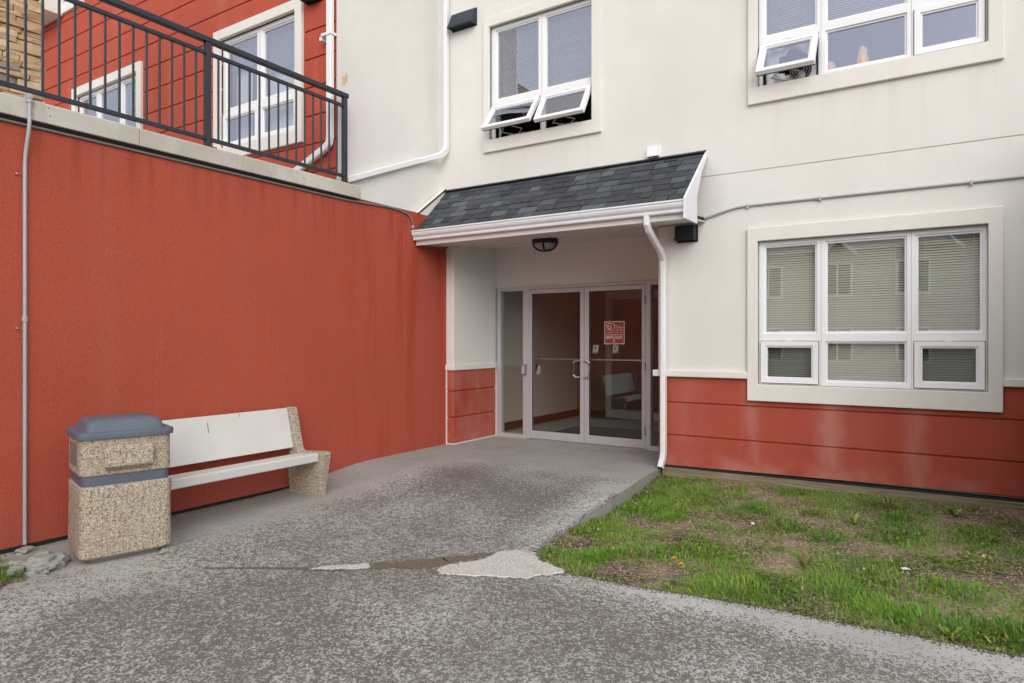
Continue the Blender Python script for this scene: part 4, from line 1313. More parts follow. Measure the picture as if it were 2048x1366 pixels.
for i, (x, lab) in enumerate(((-3.895, 'left of the two small paper notices on the right glass door, below the red sign'), (-3.61, 'right of the two small paper notices on the right glass door, below the red sign'))):
    nt = root('notice', lab, 'notice', (x, YD - 0.02, 1.27))
    part('sheet', MB().extrude([(x - 0.048, YD - 0.018, 1.215), (x + 0.030, YD - 0.018, 1.215), (x + 0.045, YD - 0.018, 1.325), (x - 0.033, YD - 0.018, 1.325)], (0, 0.002, 0)), 'card', nt)
    part('print', MB().box(x - 0.036, x + 0.022, YD - 0.0188, YD - 0.0182, 1.222, 1.230).box(x - 0.02, x + 0.006, YD - 0.0188, YD - 0.0182, 1.27, 1.288).box(x - 0.004, x + 0.024, YD - 0.0188, YD - 0.0182, 1.306, 1.314), 'ink', nt)

# things seen in the upper right window
fan = root('window_fan', 'dark round fan hose end in the open sash of the upper right window', 'fan', (-1.20, 7.13, 4.0))
mb = MB(); mb.T = Matrix.Translation((-1.20, 7.10, 4.055)) @ Matrix.Rotation(R(100), 4, 'X')
mb.lathe([(0.075, -0.10), (0.075, 0.0), (0.10, 0.01), (0.10, 0.03), (0.092, 0.03), (0.085, 0.005), (0.05, -0.02), (0.01, -0.02)], (0, 0, 0), 24)
part('shell', mb, 'black_metal', fan, smooth=True)
mb = MB(); mb.T = Matrix.Translation((-1.20, 7.10, 4.055)) @ Matrix.Rotation(R(100), 4, 'X')
for rr_ in (0.03, 0.055, 0.08, 0.1):
    mb.tube([(rr_ * math.cos(2 * math.pi * k / 20), rr_ * math.sin(2 * math.pi * k / 20), 0.034) for k in range(21)], 0.0025, 5)
part('guard', mb, 'galv', fan)
def sheet(name, label, x0, x1, z0, z1, y, amp, mat, hole=None):
    mb = MB()
    nx, nz = 26, 18
    idx = {}
    vs = []
    for i in range(nx + 1):
        for j in range(nz + 1):
            u, v = i / nx, j / nz
            x, z = x0 + (x1 - x0) * u, z0 + (z1 - z0) * v + 0.03 * noise.noise((u * 3, 0.4, 1)) * (1 - v)
            w_ = noise.noise((u * 3.2, v * 2.6, 5)) * amp + noise.noise((u * 9, v * 3, 9)) * amp * 0.5
            idx[i, j] = len(vs)
            vs.append((x, y + w_, z))
    fs = []
    for i in range(nx):
        for j in range(nz):
            u, v = (i + .5) / nx, (j + .5) / nz
            if hole and ((u - hole[0]) / hole[2]) ** 2 + ((v - hole[1]) / hole[3]) ** 2 < 1 + 0.4 * noise.noise((u * 6, v * 6, 1)):
                continue
            fs.append((idx[i, j], idx[i + 1, j], idx[i + 1, j + 1], idx[i, j + 1]))
    mb._add(vs, fs)
    o = part(name, mb, mat, None, smooth=True, loc=((x0 + x1) / 2, y, z0))
    md = o.modifiers.new('thick', 'SOLIDIFY')
    md.thickness = 0.002
    return tag(o, label, 'plastic sheet')
sheet('plastic_sheet', 'crumpled white plastic sheet stuffed in the open sash of the upper right window', -1.54, -1.07, 3.97, 4.40, 7.125, 0.05, 'plastic_sheet', (0.55, 0.42, 0.30, 0.28))
def lump(name, label, cat, c, prof, mat):
    o = part(name, MB().lathe(prof, c, 18), mat, None, smooth=True, loc=c)
    for v in o.data.vertices:
        v.co += noise.noise_vector(v.co * 14) * 0.012
    return tag(o, label, cat)
lump('paper_cone', 'tan speckled cone standing on the sill of the upper right window', 'ornament', (-0.665, 7.155, 3.965), [(0.055, 0), (0.056, 0.04), (0.045, 0.12), (0.032, 0.19), (0.012, 0.215)], 'tan_paper')
lump('pink_ornament', 'pink rounded ornament at the left of the sill in the upper right window', 'ornament', (-0.945, 7.155, 3.965), [(0.05, 0), (0.052, 0.05), (0.036, 0.11), (0.012, 0.135)], 'pink')

# ================================================================== bin and bench
PHI = R(-15.5)
bc1 = Vector((-4.835, 2.175)); bn = Vector((math.cos(PHI), math.sin(PHI))); bu = Vector((-math.sin(PHI), math.cos(PHI)))
BW, BD = 0.575, 0.51
bcen = bc1 - bn * BD / 2 + bu * BW / 2
bz = gz(2.3) + 0.001
bin_ = root('trash_bin', 'square exposed-aggregate trash bin with a slate blue plastic lid and band', 'trash bin', (bcen.x, bcen.y, bz))
def rsq(w, d, r, n=6):
    """rounded rectangle, w along bu, d along bn"""
    out = []
    for cx_, cy_, a0 in ((d / 2 - r, w / 2 - r, 0), (-d / 2 + r, w / 2 - r, 90), (-d / 2 + r, -w / 2 + r, 180), (d / 2 - r, -w / 2 + r, 270)):
        for k in range(n + 1):
            a = R(a0 + 90 * k / n)
            out.append((cx_ + r * math.cos(a), cy_ + r * math.sin(a)))
    return out
def loft(levels):
    """levels: (h, w, d, r)"""
    mb = MB()
    vs, fs = [], []
    m = None
    for h, w, d, r in levels:
        pts = rsq(w, d, r)
        m = len(pts)
        for p, q in pts:
            P2 = bcen + bn * p + bu * q
            vs.append((P2.x, P2.y, bz + h))
    for i in range(len(levels) - 1):
        for k in range(m):
            fs.append((i * m + k, i * m + (k + 1) % m, (i + 1) * m + (k + 1) % m, (i + 1) * m + k))
    fs.append(tuple(range(m))[::-1])
    fs.append(tuple(range((len(levels) - 1) * m, len(levels) * m)))
    mb._add(vs, fs)
    return mb
part('foot', loft([(0.0, 0.44, 0.40, 0.03), (0.03, 0.44, 0.40, 0.03)]), 'conduit_dark', bin_)
part('lower_body', loft([(0.028, BW - 0.04, BD - 0.04, 0.05), (0.045, BW - 0.005, BD - 0.005, 0.058), (0.07, BW, BD, 0.058), (0.48, BW - 0.010, BD - 0.010, 0.056), (0.515, BW - 0.012, BD - 0.012, 0.056), (0.522, BW - 0.024, BD - 0.024, 0.054)]), 'aggregate', bin_, smooth=True)
part('band', loft([(0.518, BW - 0.036, BD - 0.036, 0.052), (0.60, BW - 0.036, BD - 0.036, 0.052)]), 'plastic_band', bin_, smooth=True)
part('upper_body', loft([(0.592, BW - 0.026, BD - 0.026, 0.054), (0.600, BW - 0.012, BD - 0.012, 0.056), (0.80, BW - 0.014, BD - 0.014, 0.056), (0.842, BW - 0.014, BD - 0.014, 0.056)]), 'aggregate', bin_, smooth=True)
def face_pt(nv, uv, half, out, a, h):
    P2 = bcen + nv * (half + out) + uv * a
    return (P2.x, P2.y, bz + h)
for nv, uv, half in ((-bu, bn, BW / 2 - 0.0065), (bu, -bn, BW / 2 - 0.0065)):
    mb = MB()
    vs = [face_pt(nv, uv, half, o_, a, h) for o_ in (0.004, -0.02) for a, h in ((-0.13, 0.65), (0.13, 0.65), (0.13, 0.80), (-0.13, 0.80))]
    mb._add(vs, [(0, 1, 2, 3), (7, 6, 5, 4), (0, 4, 5, 1), (1, 5, 6, 2), (2, 6, 7, 3), (3, 7, 4, 0)])
    part('painted_opening', mb, 'conduit_dark', bin_)  # dark slab painted in for the shaded recess of the side opening
for nv, uv, half in ((bn, bu, BD / 2 - 0.006), (-bn, -bu, BD / 2 - 0.006)):
    mb = MB()
    lv = [(0.605, -0.01, 0.125), (0.625, 0.012, 0.135), (0.655, 0.062, 0.150), (0.780, 0.052, 0.152), (0.795, 0.036, 0.150), (0.795, -0.01, 0.150)]
    vs = []
    for h, out, a in lv:
        vs += [face_pt(nv, uv, half, out, -a, h), face_pt(nv, uv, half, out, a, h)]
    m = len(lv)
    fs = [(2 * i, 2 * i + 1, 2 * i + 3, 2 * i + 2) for i in range(m - 1)] + [tuple(2 * i for i in range(m)), tuple(2 * i + 1 for i in range(m))[::-1], (0, 2 * m - 2, 2 * m - 1, 1)]
    mb._add(vs, fs)
    part('hopper_hood', mb, 'aggregate', bin_, bevel=0.008)
lid = part('lid', loft([(0.838, BW - 0.01, BD - 0.01, 0.06), (0.842, BW + 0.022, BD + 0.022, 0.06), (0.870, BW + 0.028, BD + 0.028, 0.062), (0.884, BW + 0.020, BD + 0.020, 0.06), (0.890, BW - 0.01, BD - 0.01, 0.052), (0.888, BW - 0.075, BD - 0.07, 0.05), (0.897, BW - 0.09, BD - 0.085, 0.05), (0.935, BW - 0.105, BD - 0.10, 0.05), (0.952, BW - 0.13, BD - 0.125, 0.05), (0.966, BW - 0.20, BD - 0.19, 0.04), (0.968, BW - 0.35, BD - 0.34, 0.03)]), 'plastic_lid', bin_, smooth=True)
for a in (-0.025, 0.055):
    q = face_pt(bn, bu, BD / 2 - 0.062, 0.004, a, 0.918)
    part('rivet', MB().lathe([(0.008, 0), (0.008, 0.006), (0.003, 0.011)], (q[0], q[1], q[2] - 0.005), 8), 'paint_chip', lid)

BZ = gz(4.4)
bench = root('bench', 'white slab bench with pebbled concrete ends against the red wall', 'bench', (-5.3, 3.7, BZ))
prof = [(-5.50, BZ - 0.004), (-5.065, BZ - 0.004), (-5.045, 0.02), (-4.992, 0.285), (-4.998, 0.308), (-5.03, 0.314), (-5.355, 0.292), (-5.385, 0.315), (-5.485, 0.705), (-5.50, 0.718), (-5.565, 0.718), (-5.575, 0.70), (-5.50, 0.30), (-5.53, 0.15)]
for ya, yb_, shr in ((4.405, 4.49, 0.0), (2.872, 2.945, 0.07)):
    part('end_support', MB().extrude([(x - (shr if x > -5.1 else 0), ya, z) for x, z in prof], (0, yb_ - ya, 0)), 'aggregate', bench, bevel=0.008)
seat = [(-5.075, 0.292), (-5.075, 0.222), (-5.085, 0.216), (-5.12, 0.222), (-5.40, 0.20), (-5.40, 0.268), (-5.09, 0.300)]
part('seat', MB().extrude([(x, 2.84, z) for x, z in seat], (0, 4.404 - 2.84, 0)), 'bench_white', bench, bevel=0.006)
back = [(-5.436, 0.325), (-5.532, 0.712), (-5.578, 0.705), (-5.485, 0.318)]
bk = part('backrest', MB().extrude([(x, 2.84, z) for x, z in back], (0, 4.404 - 2.84, 0)), 'bench_white', bench, bevel=0.005)
def back_mark(y, z0, z1, w):
    def fx(z): return -5.436 - (z - 0.325) * (0.096 / 0.387) + 0.0012
    return MB().quad((fx(z0), y - w, z0), (fx(z0), y + w * 0.6, z0), (fx(z1), y + w, z1), (fx(z1), y - w * 0.7, z1))
part('rust_mark', back_mark(3.53, 0.565, 0.655, 0.004), 'rust', bk)
part('rust_mark', back_mark(3.86, 0.672, 0.706, 0.0025), 'rust', bk)

# ================================================================== small ground things
def chunk(label, x, y, sx, sy, sz_, seed, rot=0, mat='chunk', name='concrete_chunk', zoff=0):
    bm = bmesh.new()
    bmesh.ops.create_icosphere(bm, subdivisions=4, radius=1.0)
    cr_, sr_ = math.cos(rot), math.sin(rot)
    for v in bm.verts:
        c0 = v.co.copy()
        d = 1 + 0.75 * noise.noise(c0 * 1.3 + Vector((seed * 3.7, 0, 0))) + 0.38 * noise.noise(c0 * 3.2 + Vector((0, seed, 0))) + 0.16 * noise.noise(c0 * 8)
        p = c0 * d
        p = Vector((max(-1.3, min(1.3, p.x)), max(-1.3, min(1.3, p.y)), max(-0.55, min(0.95, p.z))))
        p = Vector((p.x * sx, p.y * sy, p.z * sz_))
        v.co = (p.x * cr_ - p.y * sr_, p.x * sr_ + p.y * cr_, p.z * 1.5)
    me = bpy.data.meshes.new(name)
    bm.to_mesh(me)
    bm.free()
    for p in me.polygons:
        p.use_smooth = True
    me.materials.append(M[mat])
    o = bpy.data.objects.new(name, me)
    o.location = (x + 0.01, y - 0.06 if x < -4.8 and y < 2.3 and x > -5.3 else y, gz(y) + 0.62 * sz_ + zoff)
    COL.objects.link(o)
    return tag(o, label, 'rubble', 'broken concrete lumps by the wall')
chunk('largest broken concrete lump on the walk left of the trash bin', -5.02, 2.075, 0.075, 0.13, 0.045, 1, R(-20))
chunk('knobbly concrete lump touching the back of the largest lump by the wall', -5.12, 2.14, 0.055, 0.075, 0.045, 2, R(10))
chunk('long concrete lump in the middle of the rubble left of the bin', -5.13, 1.985, 0.05, 0.10, 0.036, 3, R(-25))
chunk('flat concrete lump at the front left of the rubble, nearest the grass', -5.00, 1.925, 0.05, 0.055, 0.034, 4, R(30))
chunk('leftmost thin concrete lump of the rubble by the red wall', -5.22, 1.90, 0.045, 0.085, 0.026, 5, R(-15))
chunk('low pale lump at the front edge of the rubble, below the largest lump', -4.93, 2.03, 0.035, 0.065, 0.024, 6, R(-35))
chunk('small pointed concrete lump at the right end of the rubble', -5.06, 2.23, 0.03, 0.045, 0.022, 9, R(0))
chunk('flat concrete fragment under the foot of the vertical conduit', -5.535, 2.13, 0.045, 0.06, 0.016, 7, R(10))
chunk('single white pebble on the walk close to the red wall', -5.46, 2.43, 0.024, 0.03, 0.028, 8, 0)
chunk('thin stone wedge under the right front corner of the trash bin', -4.69, 2.69, 0.05, 0.06, 0.012, 11, R(20))

mb = MB().extrude([(-2.60, YF - 0.035, -0.16), (9, YF - 0.035, -0.16), (9, YF - 0.035, zb(9) - 0.021), (-2.60, YF - 0.035, zb(-2.6) - 0.021)], (0, 0.034, 0))
tb = part('timber_board', mb, 'timber', None, bevel=0.003, loc=(-0.7, YF, -0.15))
tag(tb, 'weathered timber board along the foot of the red base behind the lawn', 'board')

# ------------------------------------------------------------------ vegetation
def tinted(name, vs, fs, cols, mat='leaf', **kw):
    me = bpy.data.meshes.new(name)
    me.from_pydata(vs, [], fs)
    ca = me.color_attributes.new('tint', 'FLOAT_COLOR', 'POINT')
    flat = []
    for c_ in cols:
        flat += [c_[0], c_[1], c_[2], 1.0]
    ca.data.foreach_set('color', flat)
    me.materials.append(M[mat])
    for p in me.polygons:
        p.use_smooth = True
    o = bpy.data.objects.new(name, me)
    COL.objects.link(o)
    return tag(o, **kw)
def blade(vs, fs, cols, x, y, z, h, w, az, lean, col, tip=None):
    ca, sa = math.cos(az), math.sin(az)
    px, py = -sa * w / 2, ca * w / 2
    b = len(vs)
    m1 = 0.45
    l1, l2 = lean * h * 0.30, lean * h
    h2 = h * math.sqrt(max(0.05, 1 - min(0.9, lean) ** 2))
    vs.append((x - px, y - py, z)); vs.append((x + px, y + py, z))
    vs.append((x + ca * l1 - px * .8, y + sa * l1 - py * .8, z + h2 * 0.55)); vs.append((x + ca * l1 + px * .8, y + sa * l1 + py * .8, z + h2 * 0.55))
    vs.append((x + ca * l2, y + sa * l2, z + h2))
    fs.append((b, b + 1, b + 3, b + 2)); fs.append((b + 2, b + 3, b + 4))
    t = tip or col
    cols += [col, col, col, col, t]
GREENS = [(c_[0] * 1.25, c_[1] * 1.45, c_[2] * 1.2) for c_ in [(0.125, 0.240, 0.028), (0.100, 0.205, 0.026), (0.155, 0.270, 0.035), (0.190, 0.275, 0.040), (0.080, 0.175, 0.028)]]
def vary(c_, a=0.22):
    k_ = random.uniform(1 - a, 1 + a)
    if random.random() < 0.13:
        c_ = (0.36, 0.35, 0.13)
    return (c_[0] * k_ * random.uniform(.9, 1.1), c_[1] * k_, c_[2] * k_)
# tufts: (x, y, radius, blade height, count, palette index)
TUFTS = [(-2.06, 4.25, 0.17, 0.085, 700, 0), (-1.95, 4.40, 0.13, 0.07, 380, 2), (-2.17, 5.72, 0.30, 0.085, 900, 2), (-1.98, 5.45, 0.2, 0.09, 500, 0), (-2.33, 6.72, 0.17, 0.075, 380, 1), (-2.05, 6.55, 0.25, 0.07, 500, 1), (-1.75, 6.45, 0.2, 0.06, 350, 2),
         (-1.42, 6.15, 0.17, 0.08, 400, 4), (-1.55, 5.35, 0.2, 0.06, 400, 1), (-1.05, 5.62, 0.17, 0.09, 420, 4), (-0.75, 5.45, 0.16, 0.085, 380, 4), (-1.05, 4.18, 0.22, 0.11, 600, 3), (-1.25, 4.10, 0.16, 0.09, 400, 2), (-0.55, 4.42, 0.24, 0.09, 650, 0), (-0.35, 4.25, 0.2, 0.09, 520, 2),
         (-0.12, 4.20, 0.20, 0.11, 620, 0), (0.12, 4.22, 0.16, 0.13, 420, 4), (0.36, 4.25, 0.22, 0.15, 650, 4), (0.05, 4.75, 0.22, 0.10, 500, 0), (0.55, 4.7, 0.3, 0.11, 600, 1), (0.6, 5.6, 0.3, 0.08, 500, 0), (0.45, 6.4, 0.25, 0.07, 400, 4), (-0.35, 6.3, 0.13, 0.11, 260, 4), (0.2, 6.2, 0.18, 0.08, 300, 1),
         (-2.30, 5.05, 0.2, 0.055, 420, 3), (-2.28, 6.1, 0.2, 0.05, 420, 3), (-1.9, 4.95, 0.25, 0.055, 420, 0), (-1.3, 4.75, 0.26, 0.06, 420, 0)]
def dens(x, y):
    a = noise.noise((x * 1.05 + 3.1, y * 1.25, 0.2))
    b = noise.noise((x * 3.1, y * 3.3 + 7, 1.7))
    d = 0.54 + a * 0.95 + b * 0.9
    if y > 6.35 and x > -1.6: d -= 0.34
    if y < 4.25: d += 0.12
    if x < -1.9 and y > 4.7: d += 0.5
    if math.hypot(x + 1.72, y - 4.12) < 0.26: d -= 1.2
    if math.hypot(x + 2.35, y - 4.45) < 0.18: d -= 1.0
    return d
def in_lawn(x, y):
    return x > xr(y) - 0.004 and y > yf_(x) - 0.006 and y < YF - 0.06 if y > 4.1 else (x > -2.4 and y > yf_(x) - 0.006)
vs, fs, cols = [], [], []
tries = 0
while tries < 80000:
    tries += 1
    x = random.uniform(-2.6, 1.6); y = random.uniform(3.86, 6.98)
    if not in_lawn(x, y): continue
    d = dens(x, y)
    if random.random() > d * 1.15: continue
    h = random.uniform(0.018, 0.052) * (0.75 + 0.6 * min(1, max(0, d)))
    pi_ = int((noise.noise((x * 1.7, y * 1.7, 9)) + 1) * 2.49)
    blade(vs, fs, cols, x, y, lz(x, y) - 0.004, h, random.uniform(0.003, 0.006), random.uniform(0, 6.28), random.uniform(0.4, 1.15), vary(GREENS[max(0, min(4, pi_))]), None)
for (tx, ty, tr_, th, n, pi_) in TUFTS:
    for _ in range(n):
        a, r_ = random.uniform(0, 6.28), tr_ * math.sqrt(random.random()) * random.uniform(0.6, 1.15)
        x, y = tx + r_ * math.cos(a), ty + r_ * math.sin(a)
        if not in_lawn(x, y): continue
        k_ = 1 - 0.5 * (r_ / tr_)
        blade(vs, fs, cols, x, y, lz(x, y) - 0.004, th * random.uniform(0.35, 1.0) * k_, random.uniform(0.0035, 0.0065), a + random.uniform(-1.6, 1.6), random.uniform(0.2, 1.05), vary(GREENS[pi_]))
tinted('grass', vs, fs, cols, kind='stuff', label='patchy green grass with tufts on the bare lawn under the window', cat='grass')
# trailing low weeds along the walk edges and between
vs, fs, cols = [], [], []
def leaf(vs, fs, cols, x, y, z, L, w, az, pitch, col):
    ca, sa = math.cos(az), math.sin(az)
    cp, sp_ = math.cos(pitch), math.sin(pitch)
    b = len(vs)
    for t, ww, dz in ((0, 0.15, 0), (0.3, 0.8, 0.10), (0.65, 1.0, 0.10), (1.0, 0.05, -0.05)):
        cx, cy, cz = x + ca * cp * L * t, y + sa * cp * L * t, z + L * (sp_ * t + dz)
        vs.append((cx - sa * w * ww / 2, cy + ca * w * ww / 2, cz)); vs.append((cx + sa * w * ww / 2, cy - ca * w * ww / 2, cz))
        cols += [col, col]
    for k_ in range(3):
        fs.append((b + 2 * k_, b + 2 * k_ + 1, b + 2 * k_ + 3, b + 2 * k_ + 2))
WEEDG = [(0.16, 0.25, 0.035), (0.12, 0.215, 0.035), (0.19, 0.25, 0.045), (0.10, 0.18, 0.035), (0.21, 0.235, 0.05)]
for _ in range(24000):
    x = random.uniform(-2.6, 1.3); y = random.uniform(3.86, 6.95)
    if not in_lawn(x, y): continue
    edge = min(1, max(0, 1 - (y - yf_(x)) / 0.25)) + min(1, max(0, 1 - (x - xr(y)) / 0.3))
    n_ = noise.noise((x * 2.2 + 9, y * 2.2, 4))
    if random.random() > 0.25 * edge + max(0, n_) * 1.2 * (0.5 + max(0, min(1, dens(x, y)))): continue
    c_ = vary(random.choice(WEEDG))
    for k_ in range(3):
        leaf(vs, fs, cols, x + random.uniform(-.015, .015), y + random.uniform(-.015, .015), lz(x, y) + random.uniform(0.0, 0.02), random.uniform(0.014, 0.040), random.uniform(0.007, 0.018), random.uniform(0, 6.28), random.uniform(0.0, 0.9), c_)
tinted('ground_cover', vs, fs, cols, kind='stuff', label='low yellow-green weeds creeping through the lawn and along the walk', cat='weeds')
# dry straw and thatch flecks
vs, fs, cols = [], [], []
for _ in range(26000):
    x = random.uniform(-2.55, 1.3); y = random.uniform(3.9, 6.98)
    if not in_lawn(x, y): continue
    if dens(x, y) > 0.5 and random.random() < 0.75: continue
    a = random.uniform(0, 6.28); L = random.uniform(0.008, 0.035); w = random.uniform(0.002, 0.005)
    z = lz(x, y) + random.uniform(0.0005, 0.006)
    b = len(vs)
    ca, sa = math.cos(a), math.sin(a)
    dz = random.uniform(-0.004, 0.006)
    vs += [(x - sa * w, y + ca * w, z), (x + sa * w, y - ca * w, z), (x + ca * L + sa * w, y + sa * L - ca * w, z + dz), (x + ca * L - sa * w, y + sa * L + ca * w, z + dz)]
    k_ = random.uniform(0.45, 1.25)
    c_ = (0.58 * k_, 0.46 * k_, 0.325 * k_)
    cols += [c_] * 4
    fs.append((b, b + 1, b + 2, b + 3))
tinted('straw', vs, fs, cols, kind='stuff', label='dry tan thatch scattered on the bare soil of the lawn', cat='straw')
# crumbs of soil and chipped concrete along the lawn edge, the wall foot and the broken strip
vs, fs, cols = [], [], []
def crumb(x, y, z, r_, c_):
    b = len(vs)
    for k_ in range(3):
        a = 2.1 * k_ + random.uniform(-.4, .4)
        vs.append((x + r_ * math.cos(a), y + r_ * math.sin(a), z))
    vs.append((x + random.uniform(-.3, .3) * r_, y + random.uniform(-.3, .3) * r_, z + r_ * random.uniform(.5, 1.0)))
    cols.extend([c_] * 4)
    fs.extend([(b, b + 1, b + 3), (b + 1, b + 2, b + 3), (b + 2, b, b + 3)])
for _ in range(2600):
    x = random.uniform(-2.2, 1.2)
    y = yf_(x) - abs(random.gauss(0, 0.035)) + 0.01
    k_ = random.uniform(0.5, 1.3)
    crumb(x, y, gz(y) + 0.0005, random.uniform(0.002, 0.006), (0.13 * k_, 0.098 * k_, 0.07 * k_))
for _ in range(900):
    y = random.uniform(4.1, 5.6)
    x = xr(y) - abs(random.gauss(0, 0.03)) + 0.005
    k_ = random.uniform(0.5, 1.4)
    crumb(x, y, gz(y) + 0.0005, random.uniform(0.002, 0.006), (0.14 * k_, 0.11 * k_, 0.08 * k_))
for _ in range(900):
    y = random.uniform(1.9, 4.6)
    x = XW + 0.004 + abs(random.gauss(0, 0.05))
    k_ = random.uniform(0.5, 1.6)
    crumb(x, y, gz(y) + 0.0005, random.uniform(0.002, 0.007), (0.19 * k_, 0.17 * k_, 0.145 * k_))
for ring_ in (PATCH1, PATCH2, CRK):
    n = len(ring_)
    for _ in range(420):
        i = random.randrange(n)
        a, b = Vector(ring_[i]), Vector(ring_[(i + 1) % n])
        p = a.lerp(b, random.random()) + Vector((random.gauss(0, 0.018), random.gauss(0, 0.018)))
        k_ = random.uniform(0.5, 1.5)
        crumb(p.x, p.y, gz(p.y) + 0.004, random.uniform(0.002, 0.009), (0.27 * k_, 0.25 * k_, 0.225 * k_))
tinted('crumbs', vs, fs, cols, kind='stuff', label='crumbs of soil and chipped concrete on the walk', cat='debris')
# bright grass patch at the lower left
vs, fs, cols = [], [], []
def in_ll(x, y):
    c_ = False
    n = len(LL)
    for i in range(n):
        (xa, ya), (xb, yb) = LL[i], LL[(i + 1) % n]
        if (ya > y) != (yb > y) and x < (xb - xa) * (y - ya) / (yb - ya) + xa:
            c_ = not c_
    return c_
for _ in range(15000):
    x = random.uniform(-5.55, -4.5); y = random.uniform(0.9, 1.95)
    if not in_ll(x, y): continue
    blade(vs, fs, cols, x, y, -0.108, random.uniform(0.03, 0.065), random.uniform(0.003, 0.006), random.uniform(0, 6.28), random.uniform(0.1, 0.7), vary((0.125, 0.225, 0.030)))
tinted('grass', vs, fs, cols, kind='stuff', label='bright thick grass at the lower left edge of the walk', cat='grass')

# cedars added unseen just right of the view to shade that end of the wall
def cedar(label, x, y, h, rad):
    z0 = lz(x, y)
    r = root('shade_cedar', label, 'shrub', (x, y, z0), 'unseen cedars added for shade right of the lower window')
    part('trunk', MB().tube([(x, y, z0 - 0.1), (x + 0.02, y, z0 + h * 0.5), (x, y, z0 + h * 0.92)], 0.05, 8), 'timber', r)
    vs, fs, cols = [], [], []
    for _ in range(5200):
        t = random.random() ** 1.25
        rr_ = rad * (1 - 0.75 * t ** 1.6) * (0.55 + 0.5 * math.sqrt(random.random())) * (1 + 0.18 * noise.noise((t * 7, random.random(), 2)))
        a = random.uniform(0, 6.28)
        leaf(vs, fs, cols, rr_ * math.cos(a), rr_ * math.sin(a), 0.05 + t * h, random.uniform(0.08, 0.16), random.uniform(0.03, 0.06), a + random.uniform(-.6, .6), random.uniform(0.2, 1.2), vary(random.choice(((0.045, 0.085, 0.028), (0.06, 0.10, 0.03), (0.035, 0.065, 0.025)))))
    o = tinted('crown', vs, fs, cols)
    o.parent = r
cedar('unseen dark cedar shrub added to shade the wall, close to it, right of the lower window', 1.20, 6.44, 3.1, 0.55)
cedar('unseen dark cedar shrub added for shade, farther from the wall at the right end of the lawn', 1.35, 5.35, 2.9, 0.56)

# scraps of litter
for x, y, a_, lab in ((-0.22, 4.98, 0.4, 'white paper scrap on the bare straw patch right of the lawn centre'), (0.22, 5.50, 1.2, 'white paper scrap beside the pale broad-leaved weed on the lawn'), (-1.32, 5.62, 2.0, 'tiny white scrap in the back left of the lawn')):
    z0 = lz(x, y) + 0.012
    ca, sa = math.cos(a_), math.sin(a_)
    q = [(x + ca * u_ - sa * v_, y + sa * u_ + ca * v_, z0 + w_) for u_, v_, w_ in ((-.028, -.012, 0), (.005, -.016, .006), (.03, -.008, .001), (.026, .013, .004), (-.004, .011, .010), (-.026, .014, .002))]
    sc_ = part('paper_scrap', MB().extrude(q, (0, 0, 0.0015)), 'paint_chip', None, loc=(x, y, z0))
    tag(sc_, lab, 'litter')
# single weeds one can point at
def plant(name, label, x, y, n, L, w, pal, pitch=(0.3, 1.0), group=None):
    vs, fs, cols = [], [], []
    z0 = lz(x, y)
    for i in range(n):
        a = 6.28 * i / n + random.uniform(-.3, .3)
        leaf(vs, fs, cols, 0.01 * math.cos(a), 0.01 * math.sin(a), 0, L * random.uniform(0.7, 1.1), w * random.uniform(0.7, 1.1), a, random.uniform(*pitch), vary(random.choice(pal)))
    o = tinted(name, vs, fs, cols, label=label, cat='weed', group=group)
    o.location = (x, y, z0)
    return o
plant('broadleaf_weed', 'pale broad-leaved weed lying flat near the right edge of the lawn', 0.16, 5.42, 7, 0.085, 0.05, [(0.24, 0.33, 0.06)], (0.0, 0.35))
plant('broadleaf_weed', 'upright dark weed against the timber board at the back of the lawn', -0.42, 6.52, 9, 0.13, 0.022, [(0.10, 0.17, 0.035), (0.14, 0.13, 0.04)], (0.5, 1.3))
plant('broadleaf_weed', 'yellow-green leafy weed in the middle of the lawn below the window', -0.62, 5.98, 12, 0.10, 0.030, [(0.20, 0.28, 0.045)], (0.3, 1.1))
plant('dandelion_rosette', 'reddish-green dandelion rosette on dark soil in the front half of the lawn', -0.78, 4.72, 11, 0.11, 0.024, [(0.12, 0.18, 0.035), (0.16, 0.14, 0.045)], (0.4, 1.1))
plant('broadleaf_weed', 'leafy weed by the timber board towards the right of the lawn', 0.05, 6.55, 10, 0.11, 0.03, [(0.09, 0.18, 0.04)], (0.3, 1.0))
plant('broadleaf_weed', 'long-leaved weed at the front edge of the lawn near the right', 0.02, 4.09, 6, 0.10, 0.03, [(0.19, 0.27, 0.06)], (0.1, 1.0))
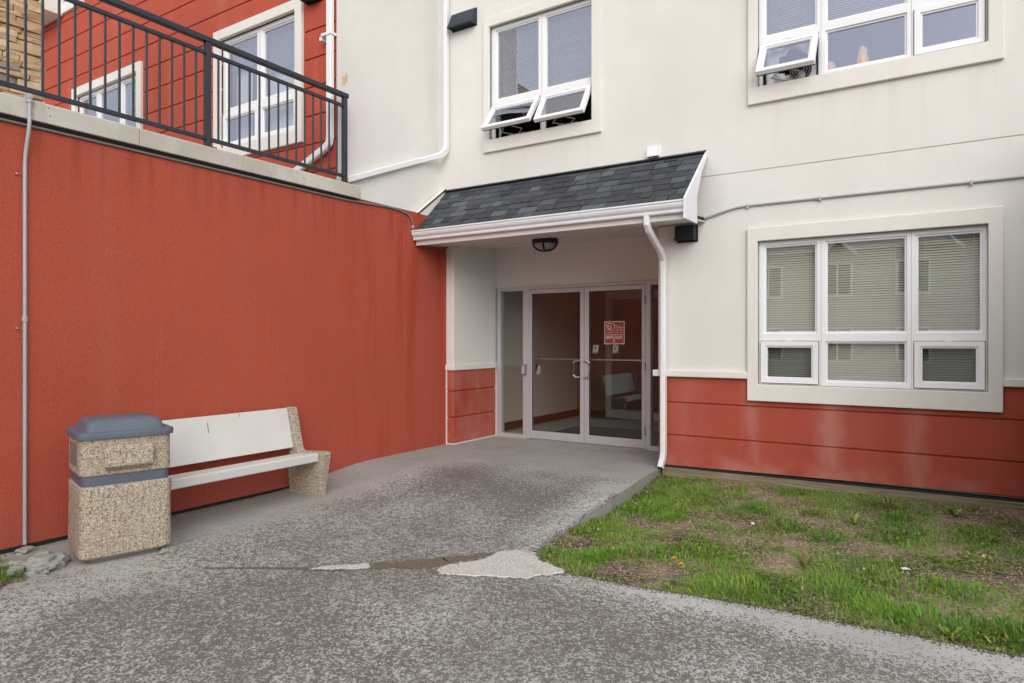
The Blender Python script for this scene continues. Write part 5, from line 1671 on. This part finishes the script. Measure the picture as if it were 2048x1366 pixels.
for i, (x, y, h, lab) in enumerate(((-1.51, 4.30, 0.060, 'upper left of the two yellow dandelion flowers at the front of the lawn'), (-1.44, 4.235, 0.055, 'lower right of the two yellow dandelion flowers at the front of the lawn'))):
    z0 = lz(x, y)
    r = root('dandelion', lab, 'flower', (x, y, z0))
    part('stem', MB().tube([(x, y, z0 - 0.01), (x + 0.004, y, z0 + h)], 0.002, 6), 'timber', r)
    mb = MB()
    for k_ in range(40):
        a = 2.4 * k_
        rr_ = 0.004 + 0.018 * math.sqrt((k_ + 1) / 40)
        zz = z0 + h + 0.010 - 0.010 * (k_ / 40)
        ca, sa = math.cos(a), math.sin(a)
        mb.quad((x - sa * .002, y + ca * .002, zz - 0.004), (x + sa * .002, y - ca * .002, zz - 0.004), (x + ca * rr_ + sa * .003, y + sa * rr_ - ca * .003, zz + 0.003), (x + ca * rr_ - sa * .003, y + sa * rr_ + ca * .003, zz + 0.003))
    part('flower', mb, 'yellow', r)

# ================================================================== house across the parking lot (mirrored in the glass)
def far_house(label, cx, w, y, h, gable):
    r = root('house', label, 'house', (cx, y, -0.3))
    part('wall', MB().box(cx - w / 2, cx + w / 2, y - 8, y, -0.3, h), 'far_siding', r)
    part('roof', MB().extrude([(cx - w / 2 - .4, y + .4, h), (cx - w / 2 - .4, y - 4, h + 2.6), (cx - w / 2 - .4, y - 8.4, h)], (w + .8, 0, 0)), 'far_roof', r)
    for gx in gable:
        gb = part('gable', MB().extrude([(gx - 2.2, y + .5, h - 0.2), (gx + 2.2, y + .5, h - 0.2), (gx, y + .5, h + 2.0)], (0, -4, 0)), 'far_siding', r)
        for sgn in (-1, 1):
            part('bargeboard', MB().tube([(gx + sgn * 2.5, y + .58, h - 0.4), (gx, y + .58, h + 2.15)], 0, sec=rsec(0.05, 0.16), up=(0, 1, 0)), 'white_metal', gb)
    n = int(w / 2.6)
    for fl in range(3):
        z = 0.5 + fl * 2.75
        if z + 1.6 > h: break
        for i in range(n):
            x = cx - w / 2 + (i + .5) * w / n
            wn_ = part('window', MB().plate(x - .6, x + .6, z, z + 1.4, [(x - .52, x - .03, z + .08, z + 1.32), (x + .03, x + .52, z + .08, z + 1.32)], y + 0.002, y + 0.06), 'white_metal', r)
            part('pane', MB().quad((x - .54, y + .03, z + .05), (x + .54, y + .03, z + .05), (x + .54, y + .03, z + 1.35), (x - .54, y + .03, z + 1.35)), 'far_glass', wn_)
    return r
far_house('tan gabled house across the parking lot, behind the camera', 3.0, 22.0, -17.0, 5.3, (-5.6, -1.9, 4.0, 9.5))
